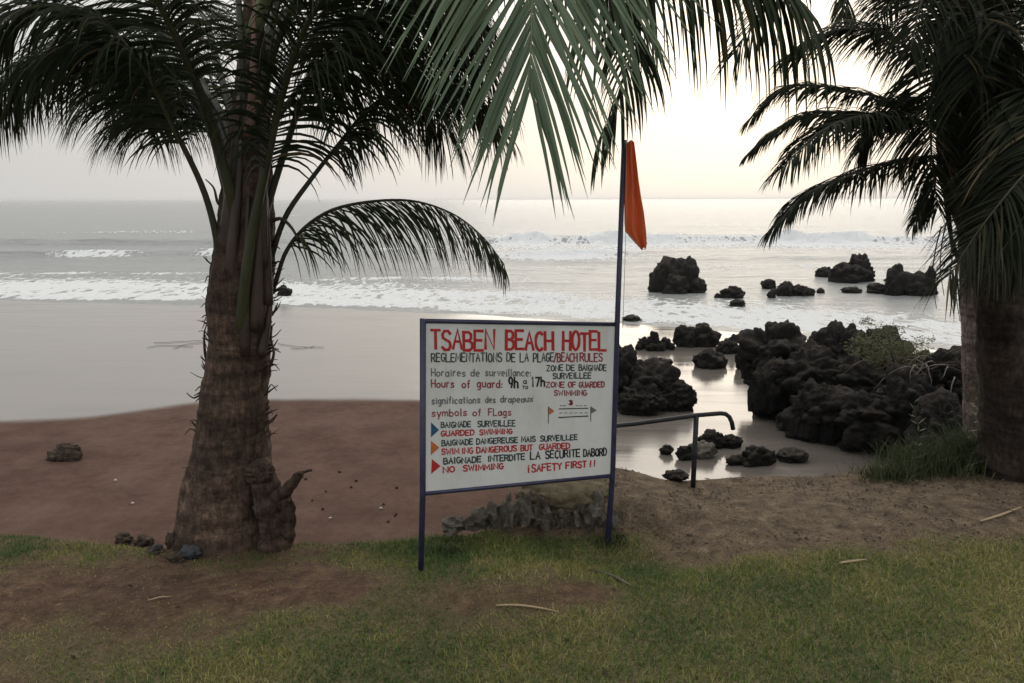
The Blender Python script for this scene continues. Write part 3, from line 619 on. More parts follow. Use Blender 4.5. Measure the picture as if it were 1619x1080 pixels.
line(m_black, [('9h', 803, 818)], 613, 612.5, 596.5, 596.5, 1.35)
line(m_black, [('a', 826, 831)], 606, 606, 598, 598, .7); line(m_black, [('TO', 824.5, 833)], 614.5, 614.5, 610, 610, .6)
line(m_black, [('17h', 839, 860)], 610, 610, 596, 596, 1.3)
line(m_dark, [('ZONE', 863, 889), ('DE', 894.5, 907), ('BAIGNADE', 914, 957)], 586, 586, 577.5, 577, .9)
line(m_dark, [('SURVEILLEE', 873, 933)], 598.3, 598, 590, 589.5, .9)
line(m_dred, [('ZONE', 862, 891), ('OF', 897, 909), ('GUARDED', 914, 954)], 612.3, 612.3, 604.3, 604, .95)
line(m_dred, [('SWIMMING', 875, 926)], 625, 625, 617, 617, .9)
line(m_grey, [('significations', 681, 758), ('des', 766, 782), ('drapeaux', 790, 841)], 638, 635, 627, 625.5, .9)
line(m_dred, [('symbols', 681, 737), ('of', 746, 759), ('FLags', 771, 807)], 657.5, 656, 646, 645.5, .85)
line(m_dark, [('BAIGNADE', 696, 743), ('SURVEILLEE', 754, 813)], 675.5, 673, 667, 664, .9)
line(m_red, [('GUARDED', 696, 748), ('SWIMMING', 757, 808)], 689, 685, 681, 677.3, 1.0)
line(m_dark, [('BAIGNADE', 697, 746), ('DANGEREUSE', 752, 817), ('MAIS', 823, 845), ('SURVEILLEE', 853, 911)], 704, 695, 695.5, 687, .95)
line(m_red, [('SWIM', 697, 724), ('ING', 729, 746), ('DANGEROUS', 752, 815), ('BUT', 822, 840), ('GUARDED', 851, 899)], 718, 708.5, 709.3, 700, 1.0)
line(m_dark, [('BAIGNADE', 700, 759), ('INTERDITE', 770, 828)], 733, 726, 724, 717, 1.05)
line(m_red, [('NO', 699, 717), ('SWIMMING', 731, 794)], 746.3, 740.5, 737.5, 732, 1.15)
line(m_black, [('LA', 837, 852), ('SECURITE', 861, 915), ('DABORD', 921, 957)], 725.5, 720, 714, 708.5, 1.05)
line(m_red, [('¡', 832, 836), ('SAFETY', 839, 886), ('FIRST', 893, 925), ('!!', 930, 940)], 746.5, 736.5, 735, 727.5, 1.15)
def poly(pts, m, name, lift=.0055):
    mb = MB(); mb.add([onboard(x, y, lift) for x, y in pts], [tuple(range(len(pts)))]); return child_build(mb, name, m, board, False)
poly([(680, 667), (680, 690.5), (692.5, 679)], m_blue, 'flag_symbol'); poly([(680, 696), (679.5, 719), (693, 707)], m_orange, 'flag_symbol'); poly([(681, 725), (680, 748.5), (695, 736)], m_red, 'flag_symbol')
for xa in ((865.5, 643, 669), (932.5, 643, 666)): mb = MB(); stroke(mb, [(xa[0], xa[1]), (xa[0]-.2, xa[2])], .6); child_build(mb, 'drawn_flagpole', m_dark, board, False)
poly([(866.2, 643), (866.4, 656), (875, 650)], m_orange, 'drawn_flag'); poly([(933, 643), (933.5, 654), (942, 648.5)], m_grey, 'drawn_flag')
mb = MB(); stroke(mb, [(882, 646.5), (900, 646), (928, 645.5)], .75); stroke(mb, [(882, 660), (905, 658.8), (928, 657.8)], .95)
for a_ in range(6): stroke(mb, [(883+a_*8, 653), (887+a_*8, 652.6)], .5)
for a_ in (884, 889, 909, 915, 922): stroke(mb, [(a_, 641.5), (a_+3.5, 641.2)], .5)
child_build(mb, 'drawn_water', m_dark, board, False)
poly([(900.7+4*math.cos(R(a_)), 636.8+4.3*math.sin(R(a_))) for a_ in range(0, 180, 30)][::-1]+[(896.5, 634), (899, 632), (903, 632.2), (905, 634.5)][::-1]*0+[(897.5, 633), (900.7, 632), (904, 633)], m_dred, 'drawn_swimmer')

# ------------------------------------------------------------------ flag
m_flag = mat('orange_cloth', (0.52, 0.13, 0.04), 0.8, 0.15); a = noi(m_flag, coords(m_flag, (3, 3, .6), geo=True), 5, 5, .6)
fc = rampn(m_flag, a, [(.35, (.55, .17, .07)), (.6, (.72, .245, .105))]); L(m_flag, fc, BS(m_flag).inputs['Base Color'])
t = N(m_flag, 'ShaderNodeBsdfTranslucent'); L(m_flag, fc, t.inputs['Color']); x = N(m_flag, 'ShaderNodeMixShader'); x.inputs['Fac'].default_value = .55
L(m_flag, BS(m_flag).outputs['BSDF'], x.inputs[1]); L(m_flag, t.outputs['BSDF'], x.inputs[2]); L(m_flag, x.outputs['Shader'], m_flag.node_tree.nodes['Material Output'].inputs['Surface'])
m_hem = mat('faded_hem', (0.45, 0.30, 0.22), 0.8, 0.15)
fl = empty('flag', P(990, 395, YR), 'limp orange swimming flag hanging from the top of the sign flagpole', 'flag')
rowsF = [(224, 988, 1003), (240, 988, 1005), (262, 987.5, 1007.5), (285, 987.5, 1010), (310, 987.2, 1013.5), (335, 987, 1018), (352, 987, 1020), (366, 988, 1021.5), (376, 996, 1022), (386, 1005, 1022.3), (394, 1013, 1020)]
def flag_grid(rs, off):
    mb = MB(); nC = 13; vs = []
    for j, (y, xa, xb) in enumerate(rs):
        for i in range(nC):
            u = i/(nC-1); dz = 0.022*math.sin(u*9+j*.35)*(0.25+u*.9) + .012*math.sin(u*17+j*.5+1)
            vs.append(P(xa+(xb-xa)*u, y+2*math.sin(u*7), YR-.005+dz+off))
    fs = [(j*nC+i, j*nC+i+1, (j+1)*nC+i+1, (j+1)*nC+i) for j in range(len(rs)-1) for i in range(nC-1)]
    n_ = len(vs); vs2 = [v_+Vector((0, .002, 0)) for v_ in vs]
    mb.add(vs, fs); mb.add(vs2, [f[::-1] for f in fs]); return mb
child_build(flag_grid(rowsF, 0), 'cloth', m_flag, fl)
mb = MB(); mb.tube([P(988, 366, YR-.012), P(997, 374, YR-.012), P(1007, 386, YR-.012), P(1014, 395, YR-.012), P(1020, 394.5, YR-.012), P(1022.5, 384, YR-.01)], .0028, 6); child_build(mb, 'hem', m_hem, fl)
mb = MB(); mb.tube([P(991, 222, YR-.02), P(989, 380, YR-.022), P(984, 520, YR-.022)], .0016, 5); child_build(mb, 'cord', m_hem, fl)

# ------------------------------------------------------------------ handrail
m_rail = mat('dark_steel', (0.02, 0.019, 0.022), 0.5, 0.25)
a = noi(m_rail, coords(m_rail, geo=True), 18, 6, .7); L(m_rail, rampn(m_rail, a, [(.4, (.012, .012, .014)), (.65, (.03, .028, .03)), (.8, (.06, .04, .03))]), BS(m_rail).inputs['Base Color'])
ep = ground(1100, 772, lawn_h); YH = ep.y
hr = empty('handrail', ep, 'low dark steel handrail behind the sign with its far end bent down', 'handrail')
rp = [P(820, 688, YH), P(937, 677, YH), P(1000, 671, YH), P(1060, 663, YH), P(1100, 657.5, YH), P(1138, 654.5, YH), P(1146, 655.5, YH), P(1152, 660, YH), P(1156, 669, YH), P(1158, 680, YH)]
bar(rp, 0.0165, 'rail', hr, m_rail)
for px, y0, y1 in ((1100, 657.5, 774), (937, 677, 775), (835, 687, 778)):
    a = P(px, y0, YH); gzv = float(lawn_h(a.x, YH))
    bar([a, Vector((a.x, YH, gzv-.1))], 0.019 if px > 1000 else .014, 'post', hr, m_rail)

# ------------------------------------------------------------------ palms
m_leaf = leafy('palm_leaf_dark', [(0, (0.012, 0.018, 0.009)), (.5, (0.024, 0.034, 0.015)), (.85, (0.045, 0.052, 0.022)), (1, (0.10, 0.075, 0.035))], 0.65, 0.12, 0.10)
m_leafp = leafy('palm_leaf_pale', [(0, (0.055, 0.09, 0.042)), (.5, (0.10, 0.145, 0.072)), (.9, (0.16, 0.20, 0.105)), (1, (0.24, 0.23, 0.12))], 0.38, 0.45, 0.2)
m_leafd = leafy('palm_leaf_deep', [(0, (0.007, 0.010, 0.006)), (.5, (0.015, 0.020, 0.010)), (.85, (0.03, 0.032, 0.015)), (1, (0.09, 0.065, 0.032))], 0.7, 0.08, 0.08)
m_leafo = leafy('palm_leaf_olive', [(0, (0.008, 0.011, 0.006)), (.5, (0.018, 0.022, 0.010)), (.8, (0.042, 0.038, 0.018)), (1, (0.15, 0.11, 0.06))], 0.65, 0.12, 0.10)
def rib_mat(name, c0, c1):
    m = mat(name, c0, 0.5, 0.35); a = noi(m, coords(m, (1, 1, .25), geo=True), 12, 6, .65)
    L(m, rampn(m, a, [(.3, c0), (.65, c1)]), BS(m).inputs['Base Color']); L(m, bump(m, noi(m, coords(m, (1, 1, .12), geo=True), 60, 4, .6), .3, .01), BS(m).inputs['Normal']); return m
m_rib = rib_mat('petiole_green', (0.020, 0.022, 0.009), (0.046, 0.047, 0.019)); m_ribd = rib_mat('petiole_dark', (0.014, 0.014, 0.009), (0.035, 0.032, 0.018)); m_ribp = rib_mat('midrib_pale', (0.11, 0.13, 0.06), (0.18, 0.19, 0.09))
m_dead = rib_mat('dead_sheath', (0.018, 0.012, 0.009), (0.062, 0.042, 0.028))
def trunk_mat(name, c):
    m = mat(name, rough=0.9, spec=0.2); vo = coords(m, geo=True); vz = coords(m, (.6, .6, 7), geo=True); vv = coords(m, (8, 8, 1.6), geo=True)
    a = noi(m, vz, 1.3, 5, .6, 1.2); b_ = noi(m, vv, 6, 5, .7, .5); c_ = noi(m, vo, 3.2, 9, .7, .4); d_ = noi(m, vo, 26, 5, .7)
    col = rampn(m, c_, [(.3, tuple(x*.42 for x in c)), (.5, c), (.7, tuple(x*1.9 for x in c))])
    for fac, k, lo, hi in ((a, .7, .42, 1.3), (b_, .65, .4, 1.5), (d_, .7, .4, 1.6)):
        mm = N(m, 'ShaderNodeMixRGB', blend_type='MULTIPLY'); mm.inputs['Fac'].default_value = k
        L(m, col, mm.inputs['Color1']); L(m, rampn(m, fac, [(.35, (lo, lo*.96, lo*.92)), (.62, (hi, hi, hi))]), mm.inputs['Color2']); col = mm.outputs['Color']
    L(m, col, BS(m).inputs['Base Color'])
    L(m, bump(m, a, .5, .03, bump(m, b_, .5, .015, bump(m, d_, .5, .012))), BS(m).inputs['Normal']); return m
m_trunk = trunk_mat('palm_bark', (0.058, 0.038, 0.027)); m_trunk2 = trunk_mat('palm_bark_dark', (0.026, 0.019, 0.0145)); m_trunk3 = trunk_mat('palm_bark_grey', (0.11, 0.085, 0.07))
def spline(pts, n):
    pts = [Vector(p) for p in pts]; Q = [pts[0]*2-pts[1]]+pts+[pts[-1]*2-pts[-2]]; seg = len(pts)-1; out = []
    dense = []
    for i in range(seg):
        p0, p1, p2, p3 = Q[i:i+4]
        for k in range(16):
            t = k/16; dense.append(.5*((2*p1)+(p2-p0)*t+(2*p0-5*p1+4*p2-p3)*t*t+(3*p1-p0-3*p2+p3)*t**3))
    dense.append(pts[-1]); ln = [0]
    for a, b in zip(dense, dense[1:]): ln.append(ln[-1]+(b-a).length)
    tot = ln[-1]; j = 0
    for i in range(n):
        s = tot*i/(n-1)
        while j < len(ln)-2 and ln[j+1] < s: j += 1
        t = (s-ln[j])/max(1e-9, ln[j+1]-ln[j]); out.append(dense[j].lerp(dense[j+1], min(1, max(0, t))))
    return out, tot
def frond(parent, pts, bare=.25, n=75, Lf=.6, w=.026, droop=.35, a0=72, a1=28, seed=0, ml=None, mr=None, r0=.028, r1=.003, face=None, vee=20, tip=.4, name='frond', base=.65, tbias=0, flat=.75, tw=.5, jit=5):
    n = int(n*1.45); r = random.Random(seed); sp, tot = spline(pts, 64); mb = MB(); NS = 6
    prof = [.55, 1, 1.05, .95, .75, .45, .06]
    for s in (-1, 1):
        for i in range(n):
            if r.random() < .03: continue
            t = bare+(1-bare)*min(1, max(0, (i+r.uniform(-.3, .3))/(n-1))); fi = t*63; k = min(62, int(fi)); p = sp[k].lerp(sp[k+1], fi-k)
            T = (sp[min(63, k+2)]-sp[max(0, k-1)]).normalized()
            up = Vector(face) if face is not None else Vector((0, 0, 1))
            Nn = up-T*up.dot(T)
            if Nn.length < .15: Nn = Vector((0, -1, 0))-T*(-T.y)
            Nn.normalize(); B = T.cross(Nn)
            u = (t-bare)/(1-bare); a = R(a0+(a1-a0)*u**1.2 + r.uniform(-jit, jit)); ve = R(vee+r.uniform(-12, 12))
            d = (T*math.cos(a)+(B*(s*math.cos(ve))+Nn*math.sin(ve))*math.sin(a)).normalized()
            ll = Lf*(base+(1-base)*min(1, u/.25))*(1-(1-tip)*max(0, (u-.35)/.65)**1.3)*r.uniform(.85, 1.1)
            dr = droop*r.uniform(.7, 1.35); twi = r.uniform(-tw, tw); tn = min(1, max(0, r.gauss(.42+tbias, .2)))
            if r.random() < .05: tn = min(1, tn+.45)
            vs = []; q = p.copy(); st = ll/NS
            for j in range(NS+1):
                Wd = T-d*T.dot(d)
                if Wd.length < .1: Wd = Nn-d*Nn.dot(d)
                Wd.normalize(); W2 = d.cross(Wd); wd = Wd*math.cos(twi)+W2*math.sin(twi); nm = d.cross(wd)
                hw = w*.5*prof[j]*(1-.35*u); vs += [q-wd*hw+nm*(hw*.35), q.copy(), q+wd*hw+nm*(hw*.35)]
                q = q+d*st; d = (d+Vector((r.uniform(-.03, .03), r.uniform(-.03, .03), -dr*(.35+.9*j/NS)))).normalized()
            fs = []
            for j in range(NS):
                o = 3*j; fs += [(o, o+1, o+4, o+3), (o+1, o+2, o+5, o+4)]
            mb.add(vs, fs, tn)
    f = child_build(mb, name, ml or m_leaf, parent)
    mb = MB(); nn = 40; sp2, _ = spline(pts, nn)
    rad = [r1+(r0-r1)*(1-i/(nn-1))**1.1*(1+.5*max(0, 1-i/6)) for i in range(nn)]; mb.tube(sp2, rad, 8, flat)
    child_build(mb, 'midrib', mr or m_ribd, f); return f
def trunk(parent, prof, m, Yb, Yt, nseg=170, na=64, seed=1, ring=.02, name='trunk'):
    """prof: (px, py, half width px) from the foot up"""
    ys = [p[1] for p in prof]; mb = MB(); vs = []
    pc = []
    n = len(prof)
    for i, (px, py, hw) in enumerate(prof):
        Y_ = Yb+(Yt-Yb)*i/(n-1); c = P(px, py, Y_); pc.append((c, hw*(c-CAM).dot(FW)/FPX))
    sp, _ = spline([c for c, r in pc], nseg)
    zs = [c.z for c, r in pc]; rs = [r for c, r in pc]
    for i, c in enumerate(sp):
        r_ = float(np.interp(c.z, zs, rs)); ph = (c.z*11+.25*noise.noise(Vector((c.z*2, seed, 0))) ) % 1.0
        for k in range(na):
            a = 2*math.pi*k/na; dv = Vector((math.cos(a), math.sin(a), 0))
            q = dv*1.4+Vector((seed*3.1, 0, c.z*3)); rr = r_*(1+.012*noise.noise(Vector((dv.x*16, dv.y*16, c.z*30)))+.09*noise.fractal(q, .9, 2.1, 4)+.05*noise.noise(Vector((dv.x*5, dv.y*5, c.z*14+seed)))+ring*(1-ph))
            vs.append(c+dv*rr)
    fs = [(i*na+k, i*na+(k+1) % na, (i+1)*na+(k+1) % na, (i+1)*na+k) for i in range(nseg-1) for k in range(na)]
    fs.append(tuple((nseg-1)*na+k for k in range(na))); mb.add(vs, fs); return child_build(mb, name, m, parent)
def PP(l): return [P(*p) for p in l]

# --- left palm
fa_ = ground(358, 866, lawn_h); YA = fa_.y+.18
pa = empty('palm_tree', (P(358, 866, YA).x, YA, float(lawn_h(P(358, 866, YA).x, YA))), 'stout coconut palm with a swollen foot left of the sign', 'palm tree', 'coconut palms')
trunk(pa, [(354, 905, 84), (354, 866, 79), (355, 830, 74), (357, 780, 68), (361, 730, 62), (367, 680, 55), (371, 630, 50), (375, 570, 47), (378, 510, 48), (381, 450, 48), (385, 400, 46), (389, 340, 42), (392, 280, 37), (395, 210, 32), (398, 130, 24), (400, 40, 16), (401, -60, 10)], m_trunk, YA, YA, seed=2)
def dY(l, o=0.0): return PP([(x, y, YA+dy+o) for x, y, dy in l])
A = [
 # petiole paths (px, py, metres nearer(-)/farther(+) than the trunk), bare, leaflets
 (dict(bare=.40, Lf=.60, seed=1, droop=.42, mr=m_rib, r0=.026), [(365, 480, 0), (350, 425, -.08), (338, 355, -.12), (318, 290, -.16), (277, 205, -.25), (220, 95, -.4), (140, 20, -.5), (40, 10, -.6), (-70, 90, -.7)]),
 (dict(bare=.42, Lf=.70, seed=2, droop=.38, mr=m_rib, r0=.040), [(384, 400, 0), (368, 320, -.15), (347, 240, -.22), (311, 130, -.35), (258, 15, -.5), (190, -100, -.7), (90, -170, -1.0), (-60, -150, -1.2)]),
 (dict(bare=.35, Lf=.70, seed=3, droop=.3, mr=m_rib, r0=.022), [(386, 220, -.1), (383, 110, -.08), (378, 0, -.05), (355, -170, .1), (310, -330, .5), (220, -400, .9)]),
 (dict(bare=.35, Lf=.70, seed=4, droop=.3, mr=m_rib, r0=.020), [(402, 200, -.1), (428, 65, -.1), (450, -30, -.1), (510, -200, -.1), (640, -300, -.3), (780, -300, -.5)]),
 (dict(bare=.40, Lf=.65, seed=5, droop=.4, mr=m_rib, r0=.042), [(378, 580, 0), (380, 530, -.13), (387, 450, -.19), (400, 360, -.20), (421, 260, -.22), (446, 150, -.28), (490, 30, -.4), (570, -60, -.5), (660, -70, -.6), (740, 0, -.7)]),
 (dict(bare=.42, Lf=.52, seed=6, droop=.5, r0=.020), [(408, 460, 0), (428, 405, 0), (452, 340, 0), (490, 285, .05), (535, 228, .1), (590, 165, .2), (660, 128, .3), (730, 140, .4), (785, 195, .5)]),
 (dict(bare=.24, Lf=.62, seed=7, droop=.40, n=66, jit=11, w=.0115, r0=.021, a0=72, a1=34, tip=.35, vee=-30), [(410, 500, 0), (434, 448, 0), (453, 395, 0), (490, 352, 0), (545, 325, 0), (640, 316, .05), (712, 336, .1), (762, 373, .15), (797, 418, .15)]),
 (dict(bare=.32, Lf=.66, seed=8, droop=.45), [(400, 390, 0), (424, 320, -.05), (450, 240, -.05), (490, 130, -.05), (560, 40, 0), (650, 0, .1), (730, 50, .2), (780, 130, .3)]),
 (dict(bare=.28, Lf=.72, seed=9, droop=.45), [(372, 260, .12), (330, 150, .35), (270, 60, .65), (180, 30, .95), (80, 80, 1.15), (0, 170, 1.3)]),
 (dict(bare=.28, Lf=.75, seed=10, droop=.4), [(382, 240, .15), (350, 120, .45), (320, 20, .85), (270, -20, 1.35), (230, 50, 1.75), (215, 150, 1.95)]),
 (dict(bare=.28, Lf=.75, seed=11, droop=.4), [(402, 240, .15), (450, 120, .45), (520, 40, .85), (590, 20, 1.25), (640, 80, 1.5), (665, 160, 1.7)]),
 (dict(bare=.34, Lf=.62, seed=12, droop=.42), [(362, 300, -.02), (322, 180, -.05), (255, 105, -.1), (165, 65, -.15), (60, 90, -.25), (-50, 170, -.3)]),
 (dict(bare=.28, Lf=.70, seed=14, droop=.42), [(406, 200, .05), (440, 60, .15), (505, -50, .35), (600, -70, .55), (690, 10, .75), (730, 110, .85)]),
 (dict(bare=.28, Lf=.75, seed=15, droop=.4), [(396, 220, .1), (415, 80, .45), (450, -10, .95), (500, -10, 1.45), (530, 80, 1.85), (540, 170, 2.0)]),
 (dict(bare=.28, Lf=.70, seed=16, droop=.42), [(380, 260, .1), (345, 170, .25), (290, 110, .45), (225, 100, .6), (165, 150, .75)]),
 (dict(bare=.30, Lf=.70, seed=17, droop=.4), [(405, 250, .1), (450, 170, .2), (510, 100, .3), (580, 70, .4), (650, 110, .5), (700, 190, .6)]),
 (dict(bare=.30, Lf=.70, seed=18, droop=.4), [(398, 180, 0), (415, 20, 0), (470, -100, .1), (570, -130, .2), (680, -80, .3), (760, 20, .4)]),
 (dict(bare=.25, Lf=.60, seed=19, droop=.45), [(370, 270, .1), (330, 200, .3), (300, 165, .5), (262, 160, .7), (232, 200, .9)]),
]
for kw, l in A:
    k2 = dict(vee=-10, a1=34, tip=.5, w=.015, n=92, jit=8); k2.update(kw)
    if kw['seed'] not in (6, 7): k2['Lf'] = kw['Lf']*(1.12 if kw['seed'] in (1, 2, 9, 12, 13) else 1.28)
    if kw['seed'] == 6: k2['Lf'] = .66
    frond(pa, dY(l), **k2)
# the pale frond that hangs towards the viewer, and the two dark ones right of it
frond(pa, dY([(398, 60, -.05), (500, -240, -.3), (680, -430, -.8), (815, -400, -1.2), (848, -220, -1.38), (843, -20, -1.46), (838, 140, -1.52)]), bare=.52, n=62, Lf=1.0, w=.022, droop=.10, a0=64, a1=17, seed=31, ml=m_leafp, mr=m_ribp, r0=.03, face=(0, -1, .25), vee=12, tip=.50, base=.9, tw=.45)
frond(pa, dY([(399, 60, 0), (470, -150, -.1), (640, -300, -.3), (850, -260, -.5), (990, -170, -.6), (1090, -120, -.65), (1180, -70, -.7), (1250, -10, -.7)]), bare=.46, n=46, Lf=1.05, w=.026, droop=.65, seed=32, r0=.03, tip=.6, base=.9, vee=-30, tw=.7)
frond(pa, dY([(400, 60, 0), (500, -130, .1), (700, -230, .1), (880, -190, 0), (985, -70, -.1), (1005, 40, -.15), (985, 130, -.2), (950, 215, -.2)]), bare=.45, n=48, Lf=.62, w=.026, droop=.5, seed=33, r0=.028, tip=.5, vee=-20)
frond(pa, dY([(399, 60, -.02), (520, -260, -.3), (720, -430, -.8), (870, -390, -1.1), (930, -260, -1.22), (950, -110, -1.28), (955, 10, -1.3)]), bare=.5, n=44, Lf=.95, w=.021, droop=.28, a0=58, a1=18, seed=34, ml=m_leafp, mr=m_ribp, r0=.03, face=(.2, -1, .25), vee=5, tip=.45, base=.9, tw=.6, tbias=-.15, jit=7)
# broken boots, husk fibre and root stub round the trunk
def bits(parent, name, m, paths):
    for pts, rad in paths:
        mb = MB(); sp, _ = spline(pts, 14); mb.tube(sp, [rad*(1-.75*i/13)+.001 for i in range(14)], 7, .6); child_build(mb, name, m, parent)
bits(pa, 'leaf_stub', m_dead, [
 (dY([(342, 520, 0), (328, 495, -.03), (327, 468, -.05), (334, 452, -.04)]), .016), (dY([(340, 590, -.03), (325, 565, -.05), (322, 528, -.06), (326, 512, -.06)]), .020),
 (dY([(330, 655, -.05), (318, 625, -.06), (305, 628, -.06), (294, 620, -.05)]), .011), (dY([(338, 600, -.05), (315, 595, -.05), (300, 587, -.05)]), .006),
 (dY([(420, 590, -.06), (432, 560, -.06), (428, 535, -.06), (430, 515, -.06)]), .018), (dY([(420, 620, -.05), (428, 607, -.05), (437, 617, -.05)]), .008),
 (dY([(420, 470, -.03), (436, 458, -.03), (450, 455, -.03), (462, 461, -.03)]), .022), (dY([(425, 350, -.02), (445, 345, -.03), (465, 365, -.03), (475, 395, -.03)]), .022),
 (dY([(362, 330, .02), (345, 320, .02), (338, 296, .03), (325, 282, .03)]), .018), (dY([(305, 745, -.06), (298, 738, -.06), (284, 738, -.06)]), .01),
 (dY([(345, 480, 0), (338, 440, -.02), (336, 400, -.03)]), .02), (dY([(412, 560, -.12), (424, 500, -.1), (430, 440, -.06)]), .03)])
bits(pa, 'leaf_sheath', m_dead, [(dY([(x0, y0, o), (x0+dx*.4, y0-80, o-.02), (x0+dx, y0-180, o-.02), (x0+dx*1.3, y0-250, o)]), rr) for x0, y0, dx, o, rr in ((345, 500, 12, -.09, .045), (362, 470, 14, -.14, .05), (404, 520, 6, -.14, .045), (420, 480, -2, -.09, .045), (355, 400, 18, -.12, .045), (412, 420, 4, -.13, .045), (384, 560, 6, -.145, .04))])
sr = random.Random(3); hair = []
for i in range(90):
    yy = sr.uniform(380, 700); sd_ = sr.choice((-1, 1)); xc = float(np.interp(yy, [380, 450, 510, 570, 630, 700], [387, 381, 378, 376, 371, 364])); hw = float(np.interp(yy, [380, 450, 510, 570, 630, 700], [46, 50, 50, 48, 51, 60]))
    x0 = xc+sd_*hw*sr.uniform(.9, .98); ln = sr.uniform(6, 26); hair.append((dY([(x0-sd_*4, yy+4, -.02), (x0+sd_*ln*.4, yy-sr.uniform(-3, 8), -.03), (x0+sd_*ln*.8, yy-sr.uniform(-6, 16), -.04)]), sr.uniform(.004, .013)))
bits(pa, 'husk_fibre', m_dead, hair)
bits(pa, 'flower_spathe', rib_mat('spathe_red', (0.07, 0.035, 0.022), (0.16, 0.085, 0.055)), [(dY([(392, 215, -.15), (400, 150, -.14), (402, 60, -.12), (404, -20, -.1)]), .030), (dY([(398, 200, -.16), (406, 160, -.18), (415, 165, -.19)]), .014), (dY([(412, 210, -.15), (422, 190, -.16), (424, 150, -.16)]), .012)])
mb = MB()
rock_shape(mb, P(408, 748, YA-.17), .10, .08, .09, 91, 4, .4, .6)
for pts, rad, tp in ((dY([(402, 728, -.10), (418, 770, -.14), (430, 820, -.16), (436, 895, -.14)]), .085, -.35), (dY([(415, 800, -.14), (440, 782, -.17), (458, 766, -.19), (474, 750, -.2)]), .075, .55), (dY([(455, 765, -.19), (474, 746, -.2), (492, 743, -.2)]), .024, .6), (dY([(440, 775, -.16), (452, 815, -.16), (446, 880, -.14)]), .06, .1)):
    sp, _ = spline(pts, 26); mb.tube([p+Vector((noise.noise(p*20), noise.noise(p*23), noise.noise(p*19)))*.014 for p in sp], [rad*(1-tp*i/25)*(1+.25*noise.noise(Vector((i*.45, rad*90, 0)))) for i in range(26)], 10, .7)
child_build(mb, 'root_stub', m_trunk, pa)

